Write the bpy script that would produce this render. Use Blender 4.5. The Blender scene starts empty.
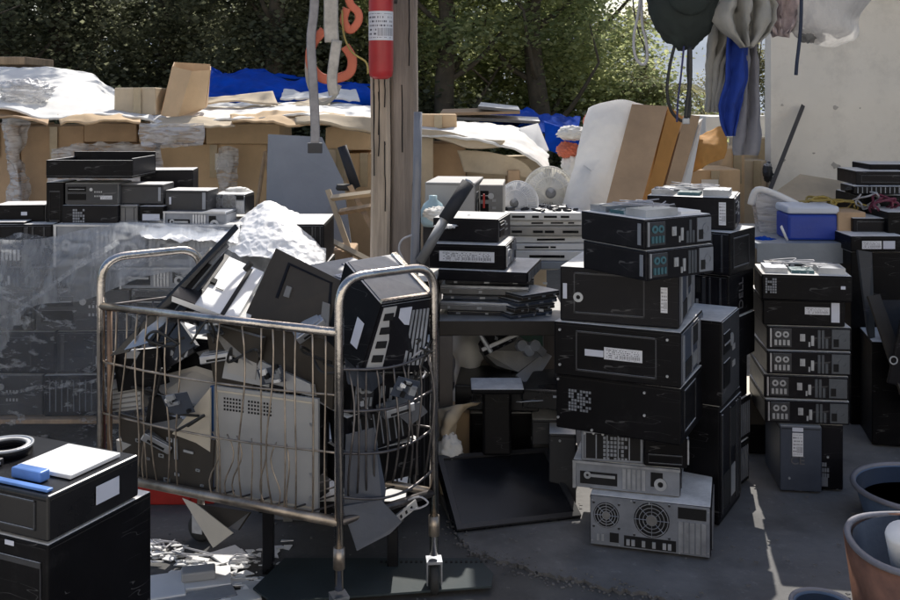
import bpy, bmesh, math, random
from mathutils import Vector, Matrix, noise
R = math.radians
rnd = random.Random(7)
sc = bpy.context.scene
C = sc.collection
F, H, HZ = 1000.0, 1.5, 100.0          # focal length in photo pixels, eye height, horizon row

def P(px, py, Y):                       # photo pixel + distance -> point in the yard
    return Vector(((px-450)*Y/F, Y, H-(py-HZ)*Y/F))
def GX(px, Y): return (px-450)*Y/F
def GY(py): return F*H/(py-HZ)

# ------------------------------------------------------------------ materials
def newmat(name):
    m = bpy.data.materials.new(name); m.use_nodes = True
    nt = m.node_tree; b = nt.nodes['Principled BSDF']
    return m, nt, b
def mat(name, col, rough=.5, metal=0, var=.25, scale=6, bump=.15, bscale=60, dust_glare=0, glare_col=(.9,.89,.87), spec=.5, stretch=None, trans=0, scratch=0):
    m, nt, b = newmat(name)
    N = nt.nodes; L = nt.links
    tc = N.new('ShaderNodeTexCoord'); src = tc.outputs['Object']
    if stretch:
        mp = N.new('ShaderNodeMapping'); mp.inputs['Scale'].default_value = stretch
        L.new(src, mp.inputs['Vector']); src = mp.outputs['Vector']
    n1 = N.new('ShaderNodeTexNoise'); n1.inputs['Scale'].default_value = scale; n1.inputs['Detail'].default_value = 6
    n1.inputs['Roughness'].default_value = .65
    L.new(src, n1.inputs['Vector'])
    cr = N.new('ShaderNodeValToRGB'); cr.color_ramp.elements[0].position = .3; cr.color_ramp.elements[1].position = .72
    c = Vector(col)
    cr.color_ramp.elements[0].color = (*(c*(1-var)), 1); cr.color_ramp.elements[1].color = (*[min(1, x*(1+var)) for x in c], 1)
    L.new(n1.outputs['Fac'], cr.inputs['Fac']); out = cr.outputs['Color']
    if dust_glare:  # dust coat whitened to paint sun glare into up-facing sides
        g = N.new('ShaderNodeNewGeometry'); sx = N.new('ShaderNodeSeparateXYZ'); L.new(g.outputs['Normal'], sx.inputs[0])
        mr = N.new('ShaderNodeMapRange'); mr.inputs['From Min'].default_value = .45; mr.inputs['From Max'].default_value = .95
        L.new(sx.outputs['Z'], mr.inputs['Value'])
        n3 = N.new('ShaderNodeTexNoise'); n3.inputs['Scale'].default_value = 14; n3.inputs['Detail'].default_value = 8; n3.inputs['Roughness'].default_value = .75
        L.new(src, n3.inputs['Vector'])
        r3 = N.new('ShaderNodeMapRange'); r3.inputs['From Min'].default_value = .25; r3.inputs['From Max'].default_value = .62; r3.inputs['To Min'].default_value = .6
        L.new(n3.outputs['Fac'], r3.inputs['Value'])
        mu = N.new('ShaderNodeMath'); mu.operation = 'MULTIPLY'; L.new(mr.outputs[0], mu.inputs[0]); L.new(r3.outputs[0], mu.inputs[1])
        m2 = N.new('ShaderNodeMath'); m2.operation = 'MULTIPLY'; L.new(mu.outputs[0], m2.inputs[0]); m2.inputs[1].default_value = dust_glare
        mx = N.new('ShaderNodeMixRGB'); L.new(m2.outputs[0], mx.inputs[0]); L.new(out, mx.inputs[1]); mx.inputs[2].default_value = (*glare_col, 1)
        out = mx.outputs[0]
    if scratch:
        ns = N.new('ShaderNodeTexNoise'); ns.inputs['Scale'].default_value = 2.2; ns.inputs['Detail'].default_value = 2; ns.inputs['Distortion'].default_value = .2
        mps = N.new('ShaderNodeMapping'); mps.inputs['Scale'].default_value = (1.2, 1.2, 9); mps.inputs['Rotation'].default_value = (0, .5, 0); L.new(src, mps.inputs['Vector']); L.new(mps.outputs[0], ns.inputs['Vector'])
        cm_ = N.new('ShaderNodeMath'); cm_.operation = 'COMPARE'; cm_.inputs[1].default_value = .5; cm_.inputs[2].default_value = .0022; L.new(ns.outputs['Fac'], cm_.inputs[0])
        nm = N.new('ShaderNodeTexNoise'); nm.inputs['Scale'].default_value = 9; L.new(src, nm.inputs['Vector'])
        g1 = N.new('ShaderNodeMath'); g1.operation = 'GREATER_THAN'; g1.inputs[1].default_value = .52; L.new(nm.outputs['Fac'], g1.inputs[0])
        g2 = N.new('ShaderNodeMath'); g2.operation = 'MULTIPLY'; L.new(cm_.outputs[0], g2.inputs[0]); L.new(g1.outputs[0], g2.inputs[1])
        g3 = N.new('ShaderNodeMath'); g3.operation = 'MULTIPLY'; g3.inputs[1].default_value = scratch; L.new(g2.outputs[0], g3.inputs[0])
        n4 = N.new('ShaderNodeTexNoise'); n4.inputs['Scale'].default_value = 7; n4.inputs['Detail'].default_value = 9; n4.inputs['Roughness'].default_value = .8; L.new(src, n4.inputs['Vector'])
        r4 = N.new('ShaderNodeMapRange'); r4.inputs['From Min'].default_value = .55; r4.inputs['From Max'].default_value = .8; r4.inputs['To Max'].default_value = .05; L.new(n4.outputs['Fac'], r4.inputs['Value'])
        g4 = N.new('ShaderNodeMath'); g4.operation = 'ADD'; L.new(g3.outputs[0], g4.inputs[0]); L.new(r4.outputs[0], g4.inputs[1])
        mz = N.new('ShaderNodeMixRGB'); L.new(g4.outputs[0], mz.inputs[0]); L.new(out, mz.inputs[1]); mz.inputs[2].default_value = (.35,.35,.36,1); out = mz.outputs[0]
    L.new(out, b.inputs['Base Color'])
    n2 = N.new('ShaderNodeTexNoise'); n2.inputs['Scale'].default_value = bscale; n2.inputs['Detail'].default_value = 5
    L.new(src, n2.inputs['Vector'])
    bp = N.new('ShaderNodeBump'); bp.inputs['Strength'].default_value = bump; bp.inputs['Distance'].default_value = .004
    L.new(n2.outputs['Fac'], bp.inputs['Height']); L.new(bp.outputs[0], b.inputs['Normal'])
    rr = N.new('ShaderNodeMapRange'); rr.inputs['To Min'].default_value = max(.05, rough-.14); rr.inputs['To Max'].default_value = min(1, rough+.16)
    L.new(n1.outputs['Fac'], rr.inputs['Value']); L.new(rr.outputs[0], b.inputs['Roughness'])
    b.inputs['Metallic'].default_value = metal
    b.inputs['Specular IOR Level'].default_value = spec
    if trans:
        tr = N.new('ShaderNodeBsdfTranslucent'); L.new(out, tr.inputs[0])
        ms = N.new('ShaderNodeMixShader'); ms.inputs[0].default_value = trans
        L.new(b.outputs[0], ms.inputs[1]); L.new(tr.outputs[0], ms.inputs[2]); L.new(ms.outputs[0], N['Material Output'].inputs[0])
    return m
def print_mat(name, paper, ink, scale, thr=.5, stretch=(1,1,1)):     # sticker / printed block pattern
    m, nt, b = newmat(name); N = nt.nodes; L = nt.links
    tc = N.new('ShaderNodeTexCoord'); mp = N.new('ShaderNodeMapping'); mp.inputs['Scale'].default_value = stretch
    L.new(tc.outputs['Object'], mp.inputs['Vector'])
    v = N.new('ShaderNodeTexVoronoi'); v.inputs['Scale'].default_value = scale; v.distance = 'CHEBYCHEV'
    L.new(mp.outputs[0], v.inputs['Vector'])
    sp = N.new('ShaderNodeSeparateColor'); L.new(v.outputs['Color'], sp.inputs[0])
    gt = N.new('ShaderNodeMath'); gt.operation = 'GREATER_THAN'; gt.inputs[1].default_value = thr; L.new(sp.outputs[0], gt.inputs[0])
    mx = N.new('ShaderNodeMixRGB'); L.new(gt.outputs[0], mx.inputs[0]); mx.inputs[1].default_value = (*paper, 1); mx.inputs[2].default_value = (*ink, 1)
    L.new(mx.outputs[0], b.inputs['Base Color']); b.inputs['Roughness'].default_value = .5
    return m
def film_mat(name, col, alpha, rough=.18, scale=9, lo=.42, hi=.62, minalpha=.04):
    m, nt, b = newmat(name); N = nt.nodes; L = nt.links
    tc = N.new('ShaderNodeTexCoord')
    n = N.new('ShaderNodeTexNoise'); n.inputs['Scale'].default_value = scale; n.inputs['Detail'].default_value = 8; n.inputs['Distortion'].default_value = .8
    mp = N.new('ShaderNodeMapping'); mp.inputs['Rotation'].default_value = (0, .35, .2); mp.inputs['Scale'].default_value = (.7, 1, 4.5)
    L.new(tc.outputs['Object'], mp.inputs['Vector']); L.new(mp.outputs[0], n.inputs['Vector'])
    mr = N.new('ShaderNodeMapRange'); mr.inputs['From Min'].default_value = lo; mr.inputs['From Max'].default_value = hi
    mr.inputs['To Min'].default_value = minalpha; mr.inputs['To Max'].default_value = alpha
    L.new(n.outputs['Fac'], mr.inputs['Value'])
    b.inputs['Base Color'].default_value = (*col, 1); b.inputs['Roughness'].default_value = rough
    bp = N.new('ShaderNodeBump'); bp.inputs['Strength'].default_value = .6; bp.inputs['Distance'].default_value = .01
    L.new(n.outputs['Fac'], bp.inputs['Height']); L.new(bp.outputs[0], b.inputs['Normal'])
    L.new(mr.outputs[0], b.inputs['Alpha'])
    return m
M = {}
M['black'] = mat('black_plastic', (.0045,.0045,.006), .42, spec=.13, dust_glare=.95, scratch=.15, bump=.08, scale=5, var=.35)
M['black2'] = mat('black_painted_steel', (.007,.007,.010), .38, spec=.17, dust_glare=1, scratch=.15, bump=.05, scale=4, var=.3)
M['blackbrown'] = mat('dark_brown_grey_steel', (.05,.043,.036), .5, spec=.25, dust_glare=.5, bump=.05, scale=4, var=.25)
M['dgrey'] = mat('dark_grey_plastic', (.028,.03,.036), .5, scratch=.15, dust_glare=.95, bump=.1)
M['mgrey'] = mat('mid_grey_plastic', (.17,.17,.17), .5, dust_glare=.95, bump=.1)
M['slate'] = mat('slate_blue_steel', (.05,.062,.09), .36, dust_glare=.4)
M['steel'] = mat('bare_zinc_steel', (.42,.44,.48), .36, metal=.75, var=.3, scale=12)
M['panelsteel'] = mat('grey_rear_panel', (.23,.25,.29), .45, metal=.35, var=.22, scale=10)
M['glossblack'] = mat('glossy_black', (.008,.008,.01), .28, bump=.03)
M['slate2'] = mat('dark_slot_steel', (.07,.08,.095), .45, metal=.2)
M['hole'] = mat('deep_opening', (.004,.004,.005), .8, bump=0)
M['port'] = mat('port_blue', (.03,.09,.24), .4)
M['teal'] = mat('port_teal', (.04,.12,.15), .4)
M['portw'] = mat('port_grey', (.4,.42,.45), .35, metal=.4)
M['white'] = mat('white_plastic', (.8,.8,.8), .45, var=.06)
M['cream'] = mat('cream_painted_steel', (.62,.56,.46), .5, var=.1, scale=3)
M['beige'] = mat('beige_grey_plastic', (.42,.4,.37), .55, var=.12)
M['lgrey'] = mat('light_grey_painted_steel', (.4,.4,.4), .5, var=.1, scale=3)
M['chrome'] = mat('worn_chrome_tube', (.58,.54,.5), .2, metal=1, var=.5, scale=9, bump=.25, bscale=90)
M['rusty'] = mat('rusty_tube', (.25,.17,.12), .55, metal=.6, var=.5, scale=12)
M['wire'] = mat('dull_basket_wire', (.42,.36,.3), .4, metal=.85, var=.5, scale=14)
M['darkwire'] = mat('dark_basket_wire', (.14,.13,.13), .4, metal=.8, var=.5, scale=14)
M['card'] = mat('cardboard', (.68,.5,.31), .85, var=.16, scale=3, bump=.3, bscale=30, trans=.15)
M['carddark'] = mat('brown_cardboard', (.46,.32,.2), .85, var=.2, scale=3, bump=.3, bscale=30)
M['cardpale'] = mat('pale_cardboard', (.62,.52,.38), .85, var=.2, scale=3, bump=.3, bscale=30, trans=.15)
M['cardorange'] = mat('orange_kraft_cardboard', (.62,.33,.1), .8, var=.15, scale=4, trans=.25)
M['papers'] = mat('white_sheet', (.88,.87,.84), .8, var=.1, scale=3, bump=.4, bscale=12, trans=.2)
M['sack'] = mat('woven_white_sack', (.9,.9,.9), .7, var=.08, scale=5, bump=.6, bscale=14, trans=.5)
M['tarp'] = mat('blue_tarpaulin', (.001,.07,.5), .8, spec=.15, var=.3, scale=5, bump=.5, bscale=14, trans=.15)
M['red'] = mat('red_enamel', (.42,.025,.03), .38, var=.15, scale=8)
M['redplastic'] = mat('red_crate_plastic', (.4,.02,.015), .5, var=.2)
M['orange'] = mat('orange_webbing', (.62,.16,.09), .6, var=.2)
M['strap'] = mat('grey_webbing', (.3,.29,.3), .8, var=.2, scale=30)
M['strapl'] = mat('pale_webbing', (.45,.42,.38), .8, var=.25, scale=30)
M['bag'] = mat('dark_green_canvas', (.016,.024,.022), .8, var=.4, scale=8, bump=.6, bscale=20)
M['bluecloth'] = mat('blue_cloth', (.012,.045,.3), .85, var=.25, scale=12, bump=.5, bscale=25, trans=.15)
M['greycloth'] = mat('grey_cloth', (.24,.24,.27), .85, var=.15, scale=12, bump=.5, bscale=25, trans=.2)
M['palecloth'] = mat('pale_grey_cloth', (.42,.41,.38), .85, var=.15, scale=12, bump=.5, bscale=25, trans=.25)
M['cooler'] = mat('cooler_blue', (.015,.05,.36), .4, var=.12)
M['paleblue'] = mat('pale_blue_plastic', (.1,.22,.55), .4)
M['coolerlid'] = mat('cooler_lid_white', (.6,.65,.75), .45, var=.08)
M['table'] = mat('grey_table_top', (.27,.3,.34), .55, var=.15, scale=4)
M['bucketblue'] = mat('grey_blue_tub', (.1,.15,.24), .5, var=.25, scale=7, bump=.2)
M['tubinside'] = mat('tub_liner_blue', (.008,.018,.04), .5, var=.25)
M['bucketbrown'] = mat('brown_bucket', (.2,.095,.06), .5, var=.5, scale=8, bump=.2)
M['bucketgrey'] = mat('grey_bucket_rim', (.2,.2,.23), .5, var=.25)
M['green'] = mat('green_board', (.03,.075,.05), .6, var=.2)
M['mat'] = mat('dark_teal_board', (.03,.042,.046), .75, var=.3, scale=5, dust_glare=.0)
M['rubber'] = mat('black_rubber', (.03,.03,.03), .7, var=.3)
M['cable'] = mat('black_cable', (.02,.02,.02), .5)
M['cabley'] = mat('yellow_brown_cable', (.4,.3,.08), .5, var=.4, scale=10)
M['cablep'] = mat('pale_cable', (.42,.42,.45), .5)
M['cabler'] = mat('dark_red_cable', (.16,.03,.06), .5)
M['fan'] = mat('white_fan_plastic', (.72,.7,.64), .45, var=.08)
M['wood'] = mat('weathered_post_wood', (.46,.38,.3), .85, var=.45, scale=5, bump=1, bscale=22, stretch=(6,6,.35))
M['batten'] = mat('raw_wood', (.42,.3,.19), .8, var=.3, scale=5, bump=.5, bscale=22, stretch=(5,5,.6))
M['pvc'] = mat('grey_pipe', (.2,.21,.24), .4, var=.15)
M['grip'] = mat('black_foam_grip', (.02,.022,.03), .7)
M['bark'] = mat('tree_bark', (.09,.075,.055), .9, var=.4, scale=8, bump=.8, bscale=20)
M['sticker'] = print_mat('printed_sticker', (.7,.72,.8), (.1,.1,.13), 230, .7, (1,1,.6))
M['stickerplain'] = mat('pale_sticker', (.55,.58,.68), .5, var=.06)
M['logo'] = mat('raised_logo_grey', (.13,.13,.14), .35, metal=.3)
M['ventprint'] = print_mat('vent_pattern', (.28,.32,.42), (.01,.01,.012), 110, .55)
M['board'] = print_mat('circuit_board', (.03,.1,.12), (.3,.36,.4), 90, .8)
M['junk'] = print_mat('jumbled_parts', (.015,.015,.02), (.34,.36,.4), 70, .82)
def uvprint(name, paper, ink):
    m, nt, b = newmat(name); N = nt.nodes; L = nt.links
    uv = N.new('ShaderNodeUVMap'); s = N.new('ShaderNodeSeparateXYZ'); L.new(uv.outputs[0], s.inputs[0])
    def mth(op, a, b_=None, c=None):
        n = N.new('ShaderNodeMath'); n.operation = op
        for i, q in enumerate((a, b_, c)):
            if q is None: continue
            if isinstance(q, (int, float)): n.inputs[i].default_value = q
            else: L.new(q, n.inputs[i])
        return n.outputs[0]
    u, v = s.outputs[0], s.outputs[1]
    row = mth('FLOOR', mth('MULTIPLY', v, 7)); fr = mth('FRACT', mth('MULTIPLY', v, 7))
    inrow = mth('MULTIPLY', mth('GREATER_THAN', fr, .3), mth('LESS_THAN', fr, .75))
    cx = N.new('ShaderNodeCombineXYZ'); L.new(mth('MULTIPLY', u, 28), cx.inputs[0]); L.new(mth('MULTIPLY', row, 5.3), cx.inputs[1])
    n1 = N.new('ShaderNodeTexNoise'); n1.inputs['Scale'].default_value = 1; n1.inputs['Detail'].default_value = 0; L.new(cx.outputs[0], n1.inputs[0])
    txt = mth('MULTIPLY', inrow, mth('GREATER_THAN', n1.outputs['Fac'], .5))
    n2 = N.new('ShaderNodeTexNoise'); n2.noise_dimensions = '1D'; n2.inputs['Scale'].default_value = 70; n2.inputs['Detail'].default_value = 0; L.new(u, n2.inputs['W'])
    bar = mth('GREATER_THAN', n2.outputs['Fac'], .52)
    isbar = mth('MULTIPLY', mth('LESS_THAN', v, .42), mth('GREATER_THAN', v, .15)); isbar = mth('MULTIPLY', isbar, mth('GREATER_THAN', u, .4))
    pat = mth('ADD', mth('MULTIPLY', isbar, bar), mth('MULTIPLY', mth('SUBTRACT', 1.0, isbar), txt))
    mar = mth('MULTIPLY', mth('MULTIPLY', mth('GREATER_THAN', u, .06), mth('LESS_THAN', u, .94)), mth('MULTIPLY', mth('GREATER_THAN', v, .08), mth('LESS_THAN', v, .92)))
    pat = mth('MULTIPLY', pat, mar)
    tn = N.new('ShaderNodeTexNoise'); tn.inputs['Scale'].default_value = 4; L.new(uv.outputs[0], tn.inputs[0])
    pm = N.new('ShaderNodeMixRGB'); L.new(tn.outputs['Fac'], pm.inputs[0]); pm.inputs[1].default_value = (*[x*.8 for x in paper],1); pm.inputs[2].default_value = (*paper,1)
    mx = N.new('ShaderNodeMixRGB'); L.new(pat, mx.inputs[0]); L.new(pm.outputs[0], mx.inputs[1]); mx.inputs[2].default_value = (*ink, 1)
    L.new(mx.outputs[0], b.inputs['Base Color']); b.inputs['Roughness'].default_value = .45
    return m
def set_uv(ob, quads):                   # every box of 8 verts: x->u, y->v
    me = ob.data; ul = me.uv_layers.new(name='UVMap'); cu = [(0,0),(1,0),(1,1),(0,1)]*2
    for lp in me.loops: ul.data[lp.index].uv = cu[lp.vertex_index % 8]
M['sticker'] = uvprint('printed_sticker_paper', (.72,.74,.8), (.1,.1,.13))
M['extlabel'] = print_mat('extinguisher_print', (.62,.62,.62), (.1,.1,.12), 130, .72, (1,1,1.6))
M['film'] = film_mat('clear_stretch_film', (.75,.79,.86), .6, scale=6, lo=.4, hi=.66, minalpha=.12)
M['filmdark'] = film_mat('dark_stretch_film', (.12,.14,.2), .55, scale=7, lo=.4, hi=.68, minalpha=.1)
M['filmwhite'] = film_mat('white_plastic_sheeting', (.85,.86,.88), 1.0, rough=.3, scale=6, lo=.3, hi=.5, minalpha=.45)
def film2(name, col, base, streak, stretch, scale, lo, hi, rough=.2):
    m, nt, b = newmat(name); N = nt.nodes; L = nt.links
    tc = N.new('ShaderNodeTexCoord'); mp = N.new('ShaderNodeMapping'); mp.inputs['Rotation'].default_value = (0, .12, 0); mp.inputs['Scale'].default_value = stretch
    L.new(tc.outputs['Object'], mp.inputs['Vector'])
    n = N.new('ShaderNodeTexNoise'); n.inputs['Scale'].default_value = scale; n.inputs['Detail'].default_value = 9; n.inputs['Roughness'].default_value = .7; n.inputs['Distortion'].default_value = .4
    L.new(mp.outputs[0], n.inputs['Vector'])
    mr = N.new('ShaderNodeMapRange'); mr.inputs['From Min'].default_value = lo; mr.inputs['From Max'].default_value = hi; mr.inputs['To Max'].default_value = streak
    L.new(n.outputs['Fac'], mr.inputs['Value'])
    n2 = N.new('ShaderNodeTexNoise'); n2.inputs['Scale'].default_value = 1.7; L.new(tc.outputs['Object'], n2.inputs['Vector'])
    m2 = N.new('ShaderNodeMapRange'); m2.inputs['From Min'].default_value = .3; m2.inputs['From Max'].default_value = .7; m2.inputs['To Min'].default_value = base*.5; m2.inputs['To Max'].default_value = base*1.5; L.new(n2.outputs['Fac'], m2.inputs['Value'])
    ad = N.new('ShaderNodeMath'); ad.operation = 'ADD'; ad.use_clamp = True; L.new(mr.outputs[0], ad.inputs[0]); L.new(m2.outputs[0], ad.inputs[1])
    b.inputs['Base Color'].default_value = (*col, 1); b.inputs['Roughness'].default_value = rough
    bp = N.new('ShaderNodeBump'); bp.inputs['Strength'].default_value = .9; bp.inputs['Distance'].default_value = .012
    L.new(n.outputs['Fac'], bp.inputs['Height']); L.new(bp.outputs[0], b.inputs['Normal'])
    tl = N.new('ShaderNodeBsdfTranslucent'); tl.inputs[0].default_value = (*col, 1); L.new(bp.outputs[0], tl.inputs['Normal'])
    s1 = N.new('ShaderNodeMixShader'); s1.inputs[0].default_value = .5; L.new(b.outputs[0], s1.inputs[1]); L.new(tl.outputs[0], s1.inputs[2])
    tp_ = N.new('ShaderNodeBsdfTransparent'); s2 = N.new('ShaderNodeMixShader'); L.new(ad.outputs[0], s2.inputs[0]); L.new(tp_.outputs[0], s2.inputs[1]); L.new(s1.outputs[0], s2.inputs[2])
    L.new(s2.outputs[0], N['Material Output'].inputs[0])
    return m
M['film'] = film2('clear_stretch_film', (.8,.84,.9), .2, .7, (1,1,2.2), 9, .56, .68)
M['film3'] = film2('bunched_stretch_film', (.8,.84,.9), .34, .45, (3,1,.8), 5, .5, .8, .22)
M['snow'] = mat('glaring_white_plastic', (.95,.95,.95), .3, var=.03, scale=3, bump=.6, bscale=9)
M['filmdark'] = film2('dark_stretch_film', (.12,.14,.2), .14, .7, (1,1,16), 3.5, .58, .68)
M['thinbag'] = film2('thin_clear_bag', (.78,.77,.76), .68, .3, (1,1,.5), 7, .45, .7, .25)
M['ropefilm'] = film2('roped_stretch_film', (.85,.88,.93), .22, .4, (3,1,3), 12, .45, .7, .2)
M['bagfilm'] = film_mat('clear_bag', (.6,.6,.62), .85, rough=.25, scale=11, lo=.36, hi=.58, minalpha=.25)
M['lens'] = mat('monitor_screen', (.008,.009,.012), .2, var=.2, bump=.02)

# leaves
def leafmat(name, a, b_, tr=.45):
    m, nt, b = newmat(name); N = nt.nodes; L = nt.links
    tc = N.new('ShaderNodeTexCoord'); n = N.new('ShaderNodeTexNoise'); n.inputs['Scale'].default_value = 1.6; n.inputs['Detail'].default_value = 3
    L.new(tc.outputs['Object'], n.inputs['Vector'])
    g = N.new('ShaderNodeNewGeometry')
    ad = N.new('ShaderNodeMath'); ad.operation = 'ADD'; L.new(n.outputs['Fac'], ad.inputs[0])
    mu = N.new('ShaderNodeMath'); mu.operation = 'MULTIPLY_ADD'; mu.inputs[1].default_value = .5; mu.inputs[2].default_value = -.25
    L.new(g.outputs['Random Per Island'], mu.inputs[0]); L.new(mu.outputs[0], ad.inputs[1])
    cr = N.new('ShaderNodeValToRGB'); cr.color_ramp.elements[0].position = .25; cr.color_ramp.elements[1].position = .8
    cr.color_ramp.elements[0].color = (*a, 1); cr.color_ramp.elements[1].color = (*b_, 1); L.new(ad.outputs[0], cr.inputs[0])
    L.new(cr.outputs[0], b.inputs['Base Color']); b.inputs['Roughness'].default_value = .75
    t = N.new('ShaderNodeBsdfTranslucent'); L.new(cr.outputs[0], t.inputs[0])
    ms = N.new('ShaderNodeMixShader'); ms.inputs[0].default_value = tr
    L.new(b.outputs[0], ms.inputs[1]); L.new(t.outputs[0], ms.inputs[2]); L.new(ms.outputs[0], N['Material Output'].inputs[0])
    return m
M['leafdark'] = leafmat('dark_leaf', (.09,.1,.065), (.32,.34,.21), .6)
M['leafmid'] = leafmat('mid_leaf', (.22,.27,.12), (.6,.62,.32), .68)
M['leafdry'] = leafmat('dry_leaf', (.15,.15,.08), (.45,.42,.22), .6)

# ------------------------------------------------------------------ mesh helpers
class MB:
    def __init__(s): s.v = []; s.f = []
    def add(s, vs, fs, T=None):
        o = len(s.v)
        s.v += [tuple(T @ Vector(v)) if T else tuple(v) for v in vs]
        s.f += [tuple(i+o for i in f) for f in fs]
        return s
    def box(s, x0, x1, y0, y1, z0, z1, T=None):
        vs = [(x0,y0,z0),(x1,y0,z0),(x1,y1,z0),(x0,y1,z0),(x0,y0,z1),(x1,y0,z1),(x1,y1,z1),(x0,y1,z1)]
        return s.add(vs, [(0,3,2,1),(4,5,6,7),(0,1,5,4),(1,2,6,5),(2,3,7,6),(3,0,4,7)], T)
    def rbox(s, x0, x1, y0, y1, z0, z1, r=.004, T=None):      # box with bevelled edges
        bm = bmesh.new(); bmesh.ops.create_cube(bm, size=1)
        for v in bm.verts: v.co = Vector(((x0+x1)/2+v.co.x*(x1-x0), (y0+y1)/2+v.co.y*(y1-y0), (z0+z1)/2+v.co.z*(z1-z0)))
        bmesh.ops.bevel(bm, geom=bm.edges[:], offset=min(r, .3*min(x1-x0, y1-y0, z1-z0)), segments=2, affect='EDGES', profile=.5)
        bm.verts.index_update()
        s.add([v.co.copy() for v in bm.verts], [tuple(v.index for v in f.verts) for f in bm.faces], T); bm.free(); return s
    def tube(s, pts, r, n=8, flat=1, taper=None, up=None, cap=True):
        pts = [Vector(p) for p in pts]; o = len(s.v)
        t0 = (pts[1]-pts[0]).normalized()
        ref = Vector(up) if up else (Vector((0,0,1)) if abs(t0.z) < .9 else Vector((1,0,0)))
        nrm = (ref - t0*ref.dot(t0)).normalized()
        for i, p in enumerate(pts):
            t = (pts[min(i+1, len(pts)-1)]-pts[max(i-1, 0)]).normalized()
            nrm = (nrm - t*nrm.dot(t))
            nrm = nrm.normalized() if nrm.length > 1e-6 else Vector((1,0,0))
            b = t.cross(nrm); rr = r if taper is None else r*(1+(taper-1)*i/(len(pts)-1))
            for k in range(n):
                a = 2*math.pi*k/n
                s.v.append(tuple(p + nrm*math.cos(a)*rr + b*math.sin(a)*rr*flat))
        for i in range(len(pts)-1):
            for k in range(n):
                k2 = (k+1) % n
                s.f.append((o+i*n+k, o+i*n+k2, o+(i+1)*n+k2, o+(i+1)*n+k))
        if cap:
            s.f.append(tuple(o+k for k in range(n))[::-1]); e = o+(len(pts)-1)*n; s.f.append(tuple(e+k for k in range(n)))
        return s
    def lathe(s, prof, c=(0,0,0), n=24, axis=None):
        o = len(s.v); c = Vector(c); q = axis.to_track_quat('Z', 'Y') if axis is not None else None
        for (r, z) in prof:
            for k in range(n):
                a = 2*math.pi*k/n; v = Vector((r*math.cos(a), r*math.sin(a), z))
                if q: v = q @ v
                s.v.append(tuple(c+v))
        for i in range(len(prof)-1):
            for k in range(n):
                k2 = (k+1) % n; s.f.append((o+i*n+k, o+i*n+k2, o+(i+1)*n+k2, o+(i+1)*n+k))
        s.f.append(tuple(o+k for k in range(n))[::-1]); e = o+(len(prof)-1)*n; s.f.append(tuple(e+k for k in range(n)))
        return s
    def poly(s, pts, th, back=True):                       # thick flat polygon
        pts = [Vector(p) for p in pts]; n = Vector((0,0,0)); c = sum(pts, Vector())/len(pts)
        for i in range(len(pts)): n += (pts[i]-c).cross(pts[(i+1) % len(pts)]-c)
        n.normalize()
        if n.y > 0: n = -n; pts = pts[::-1]
        o = len(s.v); k = len(pts)
        s.v += [tuple(p) for p in pts] + [tuple(p-n*th) for p in pts]
        s.f.append(tuple(range(o, o+k))); s.f.append(tuple(range(o+2*k-1, o+k-1, -1)))
        for i in range(k): s.f.append((o+i, o+k+i, o+k+(i+1) % k, o+(i+1) % k))
        return s
    def sheet(s, rows, th=.004, amp=.01, freq=4, seed=0, sub=1, ridge=False, crease=False):   # rows: grid of points, resampled and crumpled
        rows = [[Vector(p) for p in r] for r in rows]
        def samp(line, t):
            x = t*(len(line)-1); i = min(int(x), len(line)-2); a = x-i
            p0 = line[max(i-1,0)]; p1 = line[i]; p2 = line[i+1]; p3 = line[min(i+2, len(line)-1)]
            return .5*((2*p1)+(p2-p0)*a+(2*p0-5*p1+4*p2-p3)*a*a+(3*p1-p0-3*p2+p3)*a**3)
        nu = max(2, int(sub*(len(rows[0])-1))); nv = max(2, int(sub*(len(rows)-1)))
        g = []
        for j in range(nv+1):
            t = j/nv; g.append([samp([samp(r, i/nu) for r in rows], t) for i in range(nu+1)])
        def nr(j, i):
            a = g[j][min(i+1, nu)]-g[j][max(i-1, 0)]; b = g[min(j+1, nv)][i]-g[max(j-1, 0)][i]
            c = a.cross(b); return c.normalized() if c.length > 1e-9 else Vector((0,-1,0))
        top = []
        for j in range(nv+1):
            for i in range(nu+1):
                p = g[j][i]; q = p*freq+Vector((seed*3.1, seed*7.7, seed))
                d = noise.noise(q)+.5*noise.noise(q*2.3)+.25*noise.noise(q*5)
                if crease:
                    v1 = noise.voronoi(q*1.3)[0]; v2 = noise.voronoi(q*3.1)[0]; d = noise.noise(q*.7)*.7+min(.6, v1[1]-v1[0])*1.2+min(.6, v2[1]-v2[0])*.5-.5
                if ridge: d = 1-2*abs(noise.noise(q)+.3*noise.noise(q*2.7))
                top.append((p+nr(j, i)*d*amp, nr(j, i)))
        o = len(s.v); w = nu+1; K = len(top)
        s.v += [tuple(p) for p, n in top]
        if th: s.v += [tuple(p-n*th) for p, n in top]
        for j in range(nv):
            for i in range(nu):
                a = o+j*w+i; s.f.append((a, a+1, a+w+1, a+w))
                if th: s.f.append((a+K+w, a+K+w+1, a+K+1, a+K))
        if th:
            for i in range(nu):
                a = o+i; s.f.append((a+1, a, a+K, a+K+1)); a = o+nv*w+i; s.f.append((a, a+1, a+K+1, a+K))
            for j in range(nv):
                a = o+j*w; s.f.append((a, a+w, a+w+K, a+K)); a = o+j*w+nu; s.f.append((a+w, a, a+K, a+w+K))
        return s
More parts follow.
